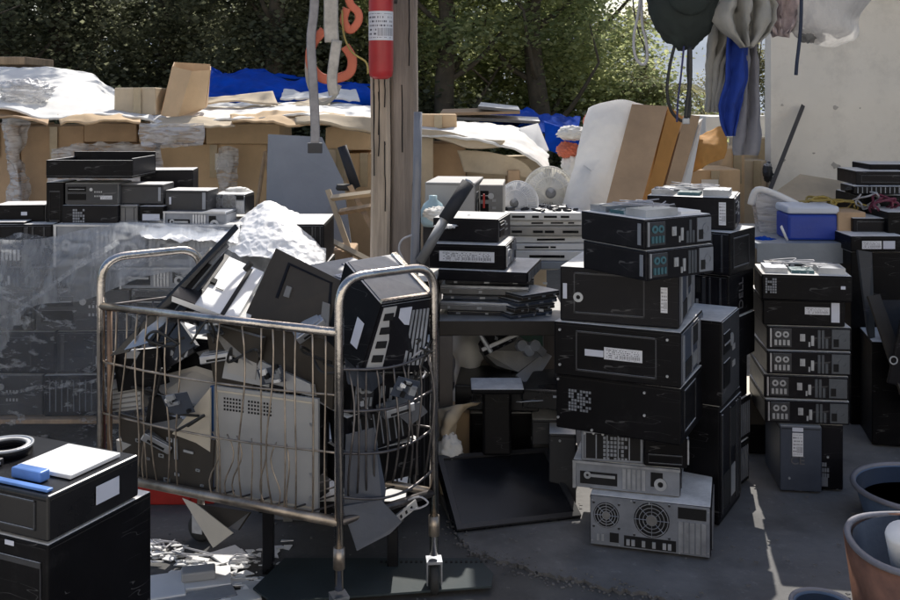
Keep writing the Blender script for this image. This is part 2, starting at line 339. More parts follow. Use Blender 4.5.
    def blob(s, c, rad, amp=.15, freq=3, seed=0, seg=28, ring=18, ridge=True, shape=None):
        c = Vector(c); o = len(s.v)
        if ridge: seg = int(seg*1.9); ring = int(ring*1.9)
        for j in range(ring+1):
            ph = math.pi*j/ring
            for i in range(seg):
                th = 2*math.pi*i/seg
                d = Vector((math.sin(ph)*math.cos(th), math.sin(ph)*math.sin(th), math.cos(ph)))
                q = d*freq+Vector((seed*5.3, seed, seed*2.2))
                k = noise.noise(q)+.5*noise.noise(q*2.1)
                if ridge:
                    v1 = noise.voronoi(q*1.1)[0]; v2 = noise.voronoi(q*2.6+Vector((4,1,7)))[0]
                    k = noise.noise(q*.6)*.8+min(.7, v1[1]-v1[0])*1.3+min(.6, v2[1]-v2[0])*.6-.5
                d2 = d*(1+amp*k)
                if shape: d2 = shape(d2)
                s.v.append((c.x+d2.x*rad[0], c.y+d2.y*rad[1], c.z+d2.z*rad[2]))
        for j in range(ring):
            for i in range(seg):
                i2 = (i+1) % seg
                s.f.append((o+j*seg+i, o+(j+1)*seg+i, o+(j+1)*seg+i2, o+j*seg+i2))
        return s
    def pieces(s, name, m, parent):          # every box in here becomes a part of its own
        for k in range(0, len(s.v), 8):
            p = MB(); p.v = s.v[k:k+8]; p.f = [tuple(i-k for i in f) for f in s.f if k <= f[0] < k+8]; p.build(name, m, parent)
    def build(s, name, m, parent=None, smooth=False, origin=None, label=None, mw=None):
        me = bpy.data.meshes.new(name)
        vs = s.v
        ob = bpy.data.objects.new(name, me)
        if origin is not None:
            o = Vector(origin); vs = [tuple(Vector(v)-o) for v in vs]; ob.location = o
        me.from_pydata(vs, [], s.f); me.validate()
        me.materials.append(m)
        bm = bmesh.new(); bm.from_mesh(me); bmesh.ops.recalc_face_normals(bm, faces=bm.faces[:]); bm.to_mesh(me); bm.free()
        if smooth:
            for p in me.polygons: p.use_smooth = True
        C.objects.link(ob)
        if parent is not None: ob.parent = parent
        if label: ob['label'] = label
        return ob

def tag(o, label, cat, group=None, kind=None):
    o['label'] = label; o['category'] = cat
    if group: o['group'] = group
    if kind: o['kind'] = kind
    return o
def thing(name, label, cat, loc=(0,0,0), rz=0, group=None):
    o = bpy.data.objects.new(name, None); C.objects.link(o); o.empty_display_size = .1
    o.location = loc; o.rotation_euler = (0,0,rz)
    return tag(o, label, cat, group)
def solo(name, mb, m, label, cat, group=None, smooth=False):
    zs = [v[2] for v in mb.v]; xs = [v[0] for v in mb.v]; ys = [v[1] for v in mb.v]
    org = ((min(xs)+max(xs))/2, (min(ys)+max(ys))/2, min(zs))
    return tag(mb.build(name, m, None, smooth, org), label, cat, group)
def structure(name, mb, m, smooth=False):
    o = mb.build(name, m, None, smooth); o['kind'] = 'structure'; return o
def arc_pts(pts, r, n=6):                                   # round the corners of a polyline
    pts = [Vector(p) for p in pts]; out = [pts[0]]
    for i in range(1, len(pts)-1):
        a = pts[i]+(pts[i-1]-pts[i]).normalized()*r; b = pts[i]+(pts[i+1]-pts[i]).normalized()*r
        for k in range(n+1):
            t = k/n; out.append((1-t)**2*a+2*t*(1-t)*pts[i]+t*t*b)
    out.append(pts[-1]); return out
def smooth_pts(pts, n=5):
    pts = [Vector(p) for p in pts]; out = []
    for i in range(len(pts)-1):
        p0 = pts[max(i-1,0)]; p1 = pts[i]; p2 = pts[i+1]; p3 = pts[min(i+2, len(pts)-1)]
        for k in range(n):
            a = k/n; out.append(.5*((2*p1)+(p2-p0)*a+(2*p0-5*p1+4*p2-p3)*a*a+(3*p1-p0-3*p2+p3)*a**3))
    out.append(pts[-1]); return out

# ------------------------------------------------------------------ computers
# Each detail draws in (u right, v up) of one face of a w*d*h case, n = outwards.
def facetf(face, w, d, h):
    if face == 'front': return w, h, Matrix(((1,0,0,0),(0,0,-1,0),(0,1,0,0),(0,0,0,1)))
    if face == 'right': return d, h, Matrix(((0,0,1,w),(1,0,0,0),(0,1,0,0),(0,0,0,1)))
    if face == 'left': return d, h, Matrix(((0,0,-1,0),(-1,0,0,d),(0,1,0,0),(0,0,0,1)))
    if face == 'top': return w, d, Matrix(((1,0,0,0),(0,1,0,0),(0,0,1,h),(0,0,0,1)))
def ring(mb, cu, cv, r0, r1, T, n0=.001, n1=.004, seg=20):
    o = len(mb.v)
    for k in range(seg):
        a = 2*math.pi*k/seg
        for (r, nn) in ((r0, n1), (r1, n1), (r1, n0), (r0, n0)):
            mb.v.append(tuple(T @ Vector((cu+r*math.cos(a), cv+r*math.sin(a), nn))))
    for k in range(seg):
        k2 = (k+1) % seg
        for j in range(4):
            j2 = (j+1) % 4; mb.f.append((o+k*4+j, o+k2*4+j, o+k2*4+j2, o+k*4+j2))
def disc(mb, cu, cv, r, T, n0, n1, seg=16):
    o = len(mb.v)
    for nn in (n0, n1):
        for k in range(seg):
            a = 2*math.pi*k/seg; mb.v.append(tuple(T @ Vector((cu+r*math.cos(a), cv+r*math.sin(a), nn))))
    mb.f.append(tuple(o+seg+k for k in range(seg)))
    for k in range(seg): mb.f.append((o+k, o+(k+1) % seg, o+seg+(k+1) % seg, o+seg+k))
def text_mesh(body, size, T, name, m, parent, depth=.001):
    cu = bpy.data.curves.new(name, 'FONT'); cu.body = body; cu.size = size; cu.extrude = depth; cu.align_x = 'CENTER'; cu.align_y = 'CENTER'
    to = bpy.data.objects.new(name, cu); C.objects.link(to)
    me = bpy.data.meshes.new_from_object(to.evaluated_get(bpy.context.evaluated_depsgraph_get()))
    bpy.data.objects.remove(to); me.transform(T); me.materials.clear(); me.materials.append(m)
    o = bpy.data.objects.new(name, me); C.objects.link(o); o.parent = parent; return o

def detail(root, kind, face, w, d, h, o={}):
    U, V, T = facetf(face, w, d, h); b = MB
    def bx(mb, u0, u1, v0, v1, n0, n1): mb.box(u0, u1, v0, v1, n0, n1, T)
    if kind == 'sff_back':        # desktop rear: ports, slots, power supply
        mb = b(); bx(mb, .004, U-.004, .004, V-.004, 0, .0025); mb.build('rear_panel', M[o.get('pm', 'black2')], root)
        mb = b(); bx(mb, .02*U+.004, .04*U+.004, .01, V-.01, .0025, .008); mb.build('edge_strip', M['steel'], root)
        mb = b(); bx(mb, .07*U, .29*U, .12*V, .88*V, .0025, .005); mb.build('port_plate', M['panelsteel' if o.get('bright') else 'dgrey'], root)
        mb = b()
        for k in range(4): bx(mb, (.085+.05*k)*U, (.115+.05*k)*U, .2*V, .42*V, .005, .009)
        ring(mb, .13*U, .65*V, .06*V, .13*V, T, .005, .009); ring(mb, .22*U, .65*V, .06*V, .13*V, T, .005, .009)
        mb.build('ports', M['teal' if o.get('teal') else 'portw'], root)
        mb = b(); bx(mb, .39*U, .45*U, .38*V, .68*V, .0025, .006); bx(mb, .405*U, .435*U, .42*V, .56*V, .006, .009)
        mb.build('lock_loop', M['portw'], root)
        mb = b(); bx(mb, .52*U, .555*U, .2*V, .62*V, .0025, .006); bx(mb, .49*U, .51*U, .15*V, .35*V, .0025, .006); mb.build('serial_port', M['portw'], root)
        mb = b()
        for k in range(rnd.choice((2,3,3))): bx(mb, (.60+.045*k)*U, (.632+.045*k)*U, .1*V, rnd.choice((.86,.86,.5))*V, .0025, .006)
        mb.build('slot_covers', M['panelsteel' if o.get('bright') else 'slate2'], root)
        mb = b(); bx(mb, .765*U, .975*U, .1*V, .9*V, .0025, .006)
        ring(mb, .9*U, .52*V, .1*V, min(.24*V, .06*U), T, .006, .008); mb.build('power_supply', M['panelsteel' if o.get('bright') or o.get('teal') else 'slate2'], root)
        mb = b(); bx(mb, .785*U, .845*U, .18*V, .5*V, .006, .0085); mb.build('power_socket', M['hole'], root)
    elif kind == 'tower_back':     # tower lying on its side, rear panel showing
        mb = b(); bx(mb, .003, U-.003, .003, V-.003, 0, .003); mb.build('rear_panel', M['panelsteel'], root)
        f = o.get('flip')
        def q(u): return 1-u if f else u
        def qb(mb, u0, u1, v0, v1, n0, n1):
            a, c = sorted((q(u0), q(u1))); bx(mb, a*U, c*U, v0*V, v1*V, n0, n1)
        fans = o.get('fans', 2)
        for k, (cu_, r) in enumerate(((.14, .25), (.52, .34))[:fans]):
            mb = b(); cu2 = q(cu_)*U; cv = .62*V
            disc(mb, cu2, cv, r*V*1.02, T, .003, .0045, 24); hub = mb.build('fan_opening', M['hole'], root)
            mb = b()
            for rr in (.3, .5, .72, .94): ring(mb, cu2, cv, r*V*rr-.0012, r*V*rr+.0012, T, .0045, .0065)
            for a in range(8):
                an = a*math.pi/4; p = (cu2, cv); e = Vector((math.cos(an), math.sin(an), 0))*r*V
                mb.tube([T @ Vector((p[0], p[1], .0055)), T @ Vector((p[0]+e.x, p[1]+e.y, .0055))], .0012, 4)
            mb.build('fan_grille', M['steel'], root)
            mb = b(); disc(mb, cu2, cv, r*V*.3, T, .0045, .007, 16); mb.build('fan_hub', M['mgrey'], root)
            for sx in (-1, 1):
                for sy in (-1, 1):
                    mb = b(); disc(mb, cu2+sx*r*V*1.0, cv+sy*r*V*.95, .0045, T, .003, .006, 8); mb.build('screw', M['dgrey'], root)
        mb = b(); qb(mb, .17, .245, .1, .28, .003, .007); mb.build('power_socket', M['hole'], root)
        mb = b(); qb(mb, .06, .08, .1, .24, .003, .006); qb(mb, .1, .12, .1, .24, .003, .006); mb.build('voltage_switch', M['portw'], root)
        mb = b(); qb(mb, .29, .72, .05, .26, .003, .006); mb.build('port_recess', M['hole'], root)
        mb = b()
        for k in range(9):
            if rnd.random() < .8: qb(mb, .31+.043*k, .338+.043*k, .08, .2, .006, .01)
        mb.pieces('port', M['portw'], root)
        mb = b(); qb(mb, .735, .965, .72, .94, .003, .0055); mb.build('upper_opening', M['hole'], root)
        mb = b()
        for k in range(5): qb(mb, .74+.047*k, .775+.047*k, .06, .66, .003, .0075)
        mb.build('slot_covers', M['steel'], root)
        mb = b()
        for (u, v) in ((.02,.1),(.02,.9),(.25,.05),(.5,.95),(.75,.04),(.98,.1),(.98,.9),(.35,.96)):
            mb = b(); disc(mb, u*U, v*V, .003, T, .003, .006, 6); mb.build('screw', M['portw'], root)
    elif kind == 'chassis':        # stripped machine: long silver frame, recess, slots
        mb = b(); bx(mb, .002, U-.002, .003, V-.003, 0, .003); mb.build('rear_panel', M['panelsteel'], root)
        mb = b(); bx(mb, 0, U, V-.008, V, .003, .012); bx(mb, 0, .03*U, 0, V, .003, .009); mb.build('frame_lip', M['steel'], root)
        mb = b(); bx(mb, .07*U, .42*U, .18*V, .62*V, .003, .006); bx(mb, .73*U, .84*U, .3*V, .8*V, .003, .006); mb.pieces('opening', M['hole'], root)
        mb = b(); ring(mb, .14*U, .5*V, .05*V, .13*V, T, .006, .009); bx(mb, .17*U, .4*U, .45*V, .55*V, .006, .009); ring(mb, .82*U, .4*V, .1*V, .22*V, T, .006, .009)
        mb.build('ports', M['portw'], root)
        mb = b()
        for k in range(5): bx(mb, (.47+.045*k)*U, (.5+.045*k)*U, .12*V, .85*V, .003, .008)
        mb.build('slot_covers', M['steel'], root)
    elif kind == 'side':           # painted side cover with pressed outline and latch
        mb = b()
        i0, i1, j0, j1 = o.get('rect', (.1, .72, .16, .86))
        for (a0, a1, b0, b1) in ((i0,i1,j0,j0+.03),(i0,i1,j1-.03,j1),(i0,i0+.012,j0,j1),(i1-.012,i1,j0,j1)): bx(mb, a0*U, a1*U, b0*V, b1*V, 0, .003)
        mb.build('pressed_outline', M['dgrey'], root)
        if o.get('latch', 1):
            mb = b(); ring(mb, (i0+.04)*U, .45*V, .04*V, .09*V, T, .0, .005); mb.build('latch', M['portw'], root)
    elif kind == 'bays':           # front bezel with drive bays and button
        mb = b(); bx(mb, .004, U-.004, .004, V-.004, 0, .004); mb.build('front_bezel', M[o.get('pm', 'dgrey')], root)
        mb = b(); bx(mb, .06*U, .4*U, .6*V, .84*V, .004, .007); bx(mb, .06*U, .4*U, .2*V, .5*V, .004, .007); mb.pieces('drive_bay', M['black'], root)
        mb = b(); bx(mb, .08*U, .38*U, .7*V, .72*V, .007, .009); disc(mb, .5*U, .7*V, .08*V, T, .004, .008)
        for k in range(4):
            bx(mb, (.56+.04*k)*U, (.58+.04*k)*U, .55*V, .62*V, .004, .006); bx(mb, (.56+.04*k)*U, (.58+.04*k)*U, .35*V, .42*V, .004, .006)
        mb.build('button_and_sockets', M['portw'], root)
    elif kind == 'bezel':          # smooth curved dark bezel edge with grey stripes
        mb = b(); bx(mb, .02*U, .98*U, .05*V, .95*V, 0, .004); mb.build('inner_frame', M['slate' if o.get('bright') else 'black2'], root)
        mb = b()
        for (u0,u1) in ((.05,.09),(.42,.44),(.7,.74),(.78,.8),(.9,.92)): bx(mb, u0*U, u1*U, .08*V, .92*V, .004, .008)
        mb.pieces('frame_rib', M['panelsteel' if o.get('bright') else 'dgrey'], root)
        mb = b(); bx(mb, .12*U, .4*U, .12*V, .4*V, .004, .007); bx(mb, .46*U, .68*U, .55*V, .9*V, .004, .007); mb.pieces('opening', M['hole'], root)
        mb = b()
        for k in range(5): bx(mb, (.46+.042*k)*U, (.485+.042*k)*U, .14*V, .4*V, .004, .007)
        mb.pieces('port', M['portw'], root)
    elif kind == 'sticker':
        u, v, su, sv = o['at']; mb = b(); bx(mb, (u-su/2)*U, (u+su/2)*U, (v-sv/2)*V, (v+sv/2)*V, .003, .0042)
        st = mb.build('sticker', M[o.get('pm', 'sticker')], root); set_uv(st, 1)
    elif kind == 'vent':
        u, v, su, sv = o['at']; mb = b(); nx, ny = o.get('n', (8, 7))
        for i in range(nx):
            for j in range(ny):
                if rnd.random() < .78:
                    cu2 = (u-su/2+su*(i+.5)/nx)*U; cv = (v-sv/2+sv*(j+.5)/ny)*V; e = .36
                    bx(mb, cu2-e*su*U/nx, cu2+e*su*U/nx, cv-e*sv*V/ny, cv+e*sv*V/ny, .001, .0035)
        mb.build('vent', M['panelsteel'], root)
    elif kind == 'logo':
        u, v, s = o['at']; rot = Matrix.Rotation(o.get('rot', 0), 4, 'Z')
        text_mesh(o['text'], s, T @ Matrix.Translation((u*U, v*V, .003)) @ rot, 'logo', M[o.get('pm', 'logo')], root)
    elif kind == 'screws':
        for (u, v) in o['at']:
            mb = b(); disc(mb, u*U, v*V, .0045, T, 0, .005, 8); mb.build('screw', M['portw'], root)
    elif kind == 'grille':
        mb = b(); bx(mb, .05*U, .95*U, .1*V, .9*V, 0, .003); mb.build('grille_recess', M['hole'], root)
        mb = b()
        n = o.get('n', 14)
        for k in range(n): bx(mb, (.06+.88*k/n)*U, (.06+.88*k/n)*U+.004, .12*V, .88*V, .003, .006)
        mb.build('grille_bars', M['panelsteel'], root)
    elif kind == 'opentop':        # lidless top: tray edge, drives and boards showing
        bxs = [(.04, .3, .1, .6, .02, 'steel', 'disk_drive'), (.34, .6, .12, .5, .012, 'board', 'circuit_board'), (.64, .94, .08, .55, .025, 'portw', 'power_supply_box'), (.1, .55, .66, .92, .018, 'junk', 'loose_parts'), (.6, .92, .62, .92, .01, 'white', 'loose_cover')]
        for (u0, u1, v0, v1, hh, mm, nm) in bxs:
            mb = b(); bx(mb, u0*U, u1*U, v0*V, v1*V, 0, hh); mb.build(nm, M[mm], root)
        mb = b()
        for k in range(6):
            p = [T @ Vector((rnd.uniform(.1,.9)*U, rnd.uniform(.1,.9)*V, rnd.uniform(.015,.035))) for _ in range(4)]
            mb.tube(smooth_pts(p), .0022, 5)
        mb.build('cable', M['cablep'], root, True)

def pc(px, Y, z, yaw, w, d, h, label, m='black', details=(), group='scrap computers stacked in the yard', name='computer', cat='computer', X=None, pitch=0, roll=0):
    """origin = front-left-bottom corner; front face runs along +x turned by yaw"""
    t = thing(name, label, cat, (GX(px, Y) if X is None else X, Y, z), R(yaw), group)
    if pitch or roll: t.rotation_euler = (R(pitch), R(roll), R(yaw))
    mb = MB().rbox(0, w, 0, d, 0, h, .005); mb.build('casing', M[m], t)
    mb = MB().box(.006, w-.006, -.0012, d+.0012, h-.012, h-.0095); mb.box(-.0012, w+.0012, .006, d-.006, h-.012, h-.0095); mb.build('lid_seam', M['hole'], t)
    for dt in details: detail(t, dt[0], dt[1], w, d, h, dt[2] if len(dt) > 2 else {})
    return t
# ================================================================== SETTING
def slabmat(name, col, edge=0):
    m = mat(name, col, .85, var=.4, scale=1.6, bump=.8, bscale=35)
    nt = m.node_tree; N = nt.nodes; L = nt.links; b = N['Principled BSDF']; src = b.inputs['Base Color'].links[0].from_socket
    tc = N.new('ShaderNodeTexCoord'); n = N.new('ShaderNodeTexNoise'); n.inputs['Scale'].default_value = 22; n.inputs['Detail'].default_value = 10; n.inputs['Roughness'].default_value = .8
    L.new(tc.outputs['Object'], n.inputs['Vector']); r = N.new('ShaderNodeMapRange'); r.inputs['From Min'].default_value = .56; r.inputs['From Max'].default_value = .7; r.inputs['To Max'].default_value = .45
    L.new(n.outputs['Fac'], r.inputs['Value']); mx = N.new('ShaderNodeMixRGB'); L.new(r.outputs[0], mx.inputs[0]); L.new(src, mx.inputs[1]); mx.inputs[2].default_value = (*[min(1, c*2.2) for c in col], 1)
    n2 = N.new('ShaderNodeTexNoise'); n2.inputs['Scale'].default_value = 2.6; n2.inputs['Detail'].default_value = 5; L.new(tc.outputs['Object'], n2.inputs['Vector'])
    r2 = N.new('ShaderNodeMapRange'); r2.inputs['From Min'].default_value = .52; r2.inputs['From Max'].default_value = .62; r2.inputs['To Max'].default_value = .5; L.new(n2.outputs['Fac'], r2.inputs['Value'])
    m2 = N.new('ShaderNodeMixRGB'); L.new(r2.outputs[0], m2.inputs[0]); L.new(mx.outputs[0], m2.inputs[1]); m2.inputs[2].default_value = (*[c*.45 for c in col], 1)
    L.new(m2.outputs[0], b.inputs['Base Color'])
    return m
M['asphalt'] = slabmat('dusty_asphalt', (.1,.098,.096))
M['concrete'] = slabmat('worn_concrete', (.165,.162,.16))
g = MB(); g.box(-150, 150, -20, 260, -.3, -.02); structure('ground', g, M['asphalt'])
M['bounce_pale'] = slabmat('pale_bounce_concrete', (.5,.48,.44))
g = MB(); g.box(-30, 30, -7, 1.6, -.05, -.014); structure('yard', g, M['bounce_pale'])  # unseen pale ground added behind the camera to bounce light forward
g = MB(); g.box(-7, 1.9, 5.35, 6.5, -.01, .006); structure('bounce_strip', g, M['bounce_pale'])  # hidden pale strip added to bounce light onto the carton fronts
pad = []
for px, py in ((452,520),(470,548),(505,558),(540,570),(585,580),(640,591),(700,603),(760,618)):
    Y = GY(py); pad.append(Vector((GX(px, Y), Y, 0)))
full = []
for i in range(len(pad)-1):
    for k in range(9):
        a = k/9; p = pad[i].lerp(pad[i+1], a); full.append(p+Vector((rnd.uniform(-.008,.008), rnd.uniform(-.022,.022), -.008)))
full += [Vector((1.1, 2.4, 0)), Vector((1.2,-3,0)), Vector((9,-3,0)), Vector((9,7.4,0)), Vector((-.1,7.4,0)), Vector((-.05,3.9,0))]
mb = MB(); n = len(full)
mb.v = [tuple(p) for p in full]+[(p.x, p.y, -.05) for p in full]
mb.f = [tuple(range(n))]+[(i, (i+1) % n, n+(i+1) % n, n+i) for i in range(n)]
structure('concrete_pad', mb, M['concrete'])
# crumbled rim of the pad: loose grit
mb = MB()
for _ in range(500):
    k = rnd.random()*(len(pad)-1); i = int(k); p = pad[i].lerp(pad[i+1], k-i)
    s = rnd.uniform(.0015,.005); p = p+Vector((rnd.gauss(0,.02), rnd.gauss(0,.03), 0)); z = -.02 if rnd.random() < .5 else -.008
    mb.rbox(-s, s, -s*.7, s*.7, 0, s*1.1, s*.4, Matrix.Translation((p.x, p.y, z)) @ Matrix.Rotation(rnd.uniform(0,6), 4, 'Z'))
o = mb.build('grit', M['concrete']); tag(o, 'loose concrete grit along the broken edge of the slab', 'grit', kind='stuff')
# hills
mb = MB(); rows = []
for j in range(9):
    rows.append([(x*12-160, 120+j*10, (4+13*math.sin(j/8*math.pi/2))*(.5+.5*noise.noise(Vector((x*.25,.3,0)))+(.75 if x > 11 else .3))*(j/8)) for x in range(28)])
mb.sheet(rows, 0, 1.2, .08, 3, 2)
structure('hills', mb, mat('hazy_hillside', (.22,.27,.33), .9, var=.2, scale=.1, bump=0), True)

# world + sun
SUN_EL, SUN_AZ = 47, 13       # azimuth: degrees east (right) of the viewing direction
w = bpy.data.worlds.new('World'); sc.world = w; w.use_nodes = True
nt = w.node_tree; bg = nt.nodes['Background']; sky = nt.nodes.new('ShaderNodeTexSky'); sky.sky_type = 'NISHITA'; sky.sun_disc = False
sky.sun_elevation = R(SUN_EL); sky.sun_rotation = R(SUN_AZ); sky.dust_density = 2.5
nt.links.new(sky.outputs[0], bg.inputs[0]); bg.inputs[1].default_value = .15
sl = bpy.data.lights.new('sun', 'SUN'); sl.energy = 5; sl.angle = R(.5); sl.color = (1, .95, .87)
so = bpy.data.objects.new('sun', sl); C.objects.link(so)
sd = Vector((math.sin(R(SUN_AZ))*math.cos(R(SUN_EL)), math.cos(R(SUN_AZ))*math.cos(R(SUN_EL)), math.sin(R(SUN_EL))))
so.rotation_euler = sd.to_track_quat('Z', 'Y').to_euler(); so.location = (0, 0, 12)
cam = bpy.data.cameras.new('camera'); co = bpy.data.objects.new('camera', cam); C.objects.link(co); sc.camera = co
cam.sensor_width = 36; cam.lens = F/900*36; co.location = (0, 0, H); co.rotation_euler = (R(90), 0, 0)
cam.shift_y = -(300-HZ)/900; cam.clip_end = 600; cam.clip_start = .05
sc.view_settings.view_transform = 'Standard'; sc.view_settings.look = 'None'; sc.view_settings.exposure = 0
sc.render.engine = 'CYCLES'
sc.cycles.transparent_max_bounces = 16; sc.cycles.max_bounces = 6; sc.cycles.use_denoising = True

# ================================================================== TREES
def crown_mesh(seed, n, rx, ry, rz, clumps, leaf):
    r = random.Random(seed); mb = MB(); cs = []
    for _ in range(clumps):
        while True:
            v = Vector((r.uniform(-1,1), r.uniform(-1,1), r.uniform(-1,1)))
            if v.length < 1: break
        cs.append((Vector((v.x*rx, v.y*ry, v.z*rz)), r.uniform(.22,.5)))
    for _ in range(n):
        c, s = r.choice(cs); v = Vector((r.gauss(0,1), r.gauss(0,1), r.gauss(0,.8)))*s*.55
        p = c+v; a = r.uniform(.6,1.25)*leaf
        q = Matrix.Rotation(r.uniform(0,6.3), 4, 'Z') @ Matrix.Rotation(r.uniform(-1.3,1.3), 4, 'X')
        u = q @ Vector((a,0,0)); t = q @ Vector((0,a*.42,0))
        mb.add([p-u*.5, p+t, p+u*.6, p-t], [(0,1,2,3)])
    return mb
crowns = [crown_mesh(s, 30000, 1.5, 1.2, 2.0, 60, .062) for s in (1,2,3)]
trunk_r = random.Random(5)
def trunk_mb(h, seed):
    r = random.Random(seed); mb = MB()
    pts = [(0,0,-.1)]; x = y = 0
    for k in range(1, 8):
        x += r.uniform(-.09,.09); y += r.uniform(-.06,.06); pts.append((x, y, h*k/7))
    mb.tube(smooth_pts(pts, 3), .15, 9, taper=.4)
    for k in range(9):
        b = Vector(pts[2+k % 5]); a = r.uniform(0,6.3); L = r.uniform(.7,1.5)
        e = b+Vector((math.cos(a)*L, math.sin(a)*L*.7, L*.8)); m_ = b.lerp(e, .5)+Vector((0,0,-.1))
        mb.tube(smooth_pts([b, m_, e], 4), .045, 5, taper=.3)
        e2 = e+Vector((r.uniform(-.5,.5), r.uniform(-.4,.4), r.uniform(.2,.7))); mb.tube([e, e2], .016, 4, taper=.4)
    return mb
trunks = [trunk_mb(4.2, s) for s in (11,12)]
cm = {}; tm = {}
def tree(x, y, s, kind, var, zc, label, group='trees behind the yard'):
    t = thing('tree', label, 'tree', (x, y, -.1), rnd.uniform(0,6), group); t.scale = (s, s, s)
    k = (kind, var)
    if k not in cm: cm[k] = crowns[var].build('crown', M[kind], t); o = cm[k]
    else:
        o = cm[k].copy(); C.objects.link(o); o.parent = t
    o.location = (0, 0, zc)
    v = var % 2
    if v not in tm: tm[v] = trunks[v].build('trunk', M['bark'], t, True)
    else:
        q = tm[v].copy(); C.objects.link(q); q.parent = t
    return t
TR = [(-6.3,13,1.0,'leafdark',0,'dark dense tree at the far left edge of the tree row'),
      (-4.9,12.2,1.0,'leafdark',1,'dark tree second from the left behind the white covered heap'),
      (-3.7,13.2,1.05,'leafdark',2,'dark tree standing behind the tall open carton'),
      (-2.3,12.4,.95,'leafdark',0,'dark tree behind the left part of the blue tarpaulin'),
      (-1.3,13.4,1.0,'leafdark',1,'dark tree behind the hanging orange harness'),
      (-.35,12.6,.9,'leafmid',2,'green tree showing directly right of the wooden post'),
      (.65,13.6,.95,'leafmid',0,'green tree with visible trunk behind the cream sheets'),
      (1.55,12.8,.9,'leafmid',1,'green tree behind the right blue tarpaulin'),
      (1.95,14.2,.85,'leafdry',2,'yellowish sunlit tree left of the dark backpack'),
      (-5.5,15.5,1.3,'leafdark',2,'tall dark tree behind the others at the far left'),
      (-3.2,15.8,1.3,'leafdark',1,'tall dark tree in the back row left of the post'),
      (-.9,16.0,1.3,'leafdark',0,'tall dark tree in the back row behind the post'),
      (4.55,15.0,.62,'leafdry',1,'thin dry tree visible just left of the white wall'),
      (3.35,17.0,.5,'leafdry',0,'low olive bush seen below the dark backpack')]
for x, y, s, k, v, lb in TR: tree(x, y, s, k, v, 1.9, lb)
for x, y, a_, sv, lb in ((.0, 11.3, .8, 0, 'slim tree trunk standing in front of the foliage just right of the post'), (1.05, 11.6, .7, 1, 'tree trunk standing before the foliage above the white curving sheet'), (-5.1, 11.2, .9, 1, 'dark trunk before the hedge at the far left edge'), (-1.95, 11.4, .7, 0, 'thin dark trunk before the foliage left of the harness')):
    t = tree(x, y, 1.0, 'leafdark' if x < 0 else 'leafmid', sv, 4.1, lb)
# palm
t = thing('palm_tree', 'small palm with drooping fronds behind the sacks, below the dark backpack', 'palm tree', (2.62, 12.5, -.1))
MB().tube([(0,0,0),(.03,0,.9),(0,0,1.5)], .11, 9).build('trunk', M['bark'], t, True)
for k in range(16):
    a = k*2*math.pi/16+rnd.uniform(-.15,.15); L = rnd.uniform(.7,1.0); mb = MB(); pts = []
    for j in range(9):
        u = j/8; pts.append(Vector((math.cos(a)*L*u, math.sin(a)*L*u, 1.5+.75*u*(1-u)*2-.35*u*u)))
    mb.tube(pts, .012, 4, taper=.3)
    sdv = Vector((-math.sin(a), math.cos(a), 0))
    for j in range(1, 9):
        for q in (0,.33,.66):
            p = pts[j-1].lerp(pts[j], q)
            for s_ in (-1, 1):
                e = p+sdv*s_*.26*(1-.5*j/8)+Vector((math.cos(a)*.12, math.sin(a)*.12, -.1)); d_ = Vector((math.cos(a),math.sin(a),0))*.014
                mb.add([p-d_, p+d_, e], [(0,1,2)])
    mb.build('frond', M['leafdry'], t)
# low dark undergrowth closes the view under the crowns
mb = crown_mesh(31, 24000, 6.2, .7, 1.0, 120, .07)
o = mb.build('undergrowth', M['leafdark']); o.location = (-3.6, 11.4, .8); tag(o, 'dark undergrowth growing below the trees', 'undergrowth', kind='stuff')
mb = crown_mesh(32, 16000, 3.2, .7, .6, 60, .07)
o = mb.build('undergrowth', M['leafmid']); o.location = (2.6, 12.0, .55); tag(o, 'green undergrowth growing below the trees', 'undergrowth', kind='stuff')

# ================================================================== WALL AND ROOF BEAM
M['wall'] = mat('white_wall_paint', (.86,.82,.74), .8, var=.08, scale=1.2, bump=.25, bscale=40)
nt = M['wall'].node_tree; N = nt.nodes; L_ = nt.links
b = N['Principled BSDF']; src = b.inputs['Base Color'].links[0].from_socket
tc = N.new('ShaderNodeTexCoord'); ns = N.new('ShaderNodeTexNoise'); ns.inputs['Scale'].default_value = 3.1; ns.inputs['Detail'].default_value = 9; ns.inputs['Roughness'].default_value = .72
L_.new(tc.outputs['Object'], ns.inputs['Vector']); cr = N.new('ShaderNodeValToRGB'); cr.color_ramp.elements[0].position = .5; cr.color_ramp.elements[1].position = .9
L_.new(ns.outputs['Fac'], cr.inputs[0]); mx = N.new('ShaderNodeMixRGB'); L_.new(cr.outputs[0], mx.inputs[0]); L_.new(src, mx.inputs[1]); mx.inputs[2].default_value = (.55,.52,.47,1)
L_.new(mx.outputs[0], b.inputs['Base Color'])
wl = thing('wall', 'off white scuffed wall panel at the right behind the work table', 'wall', (1.99, 6.2, 0))
MB().box(0, 6, 0, .12, -.02, 3.0).build('panel', M['wall'], wl)
mb = MB()
for (px, py, r) in ((782,105,.012),(835,107,.02),(814,153,.01),(860,108,.006),(783,160,.02),(836,166,.03)):
    p = P(px, py, 6.2)-Vector((1.99,6.2,0)); q = [Vector((p.x+r*math.cos(a)*rnd.uniform(.4,1.2), -.003, p.z+r*math.sin(a)*rnd.uniform(.3,1))) for a in [k*.7 for k in range(9)]]
    mb.poly(q, .002)
mb.build('scuff_marks', mat('scuff', (.4,.38,.35), .8), wl)
mb = MB(); mb.rbox(-1.6, 3.2, -.06, .06, 0, .16, .006)
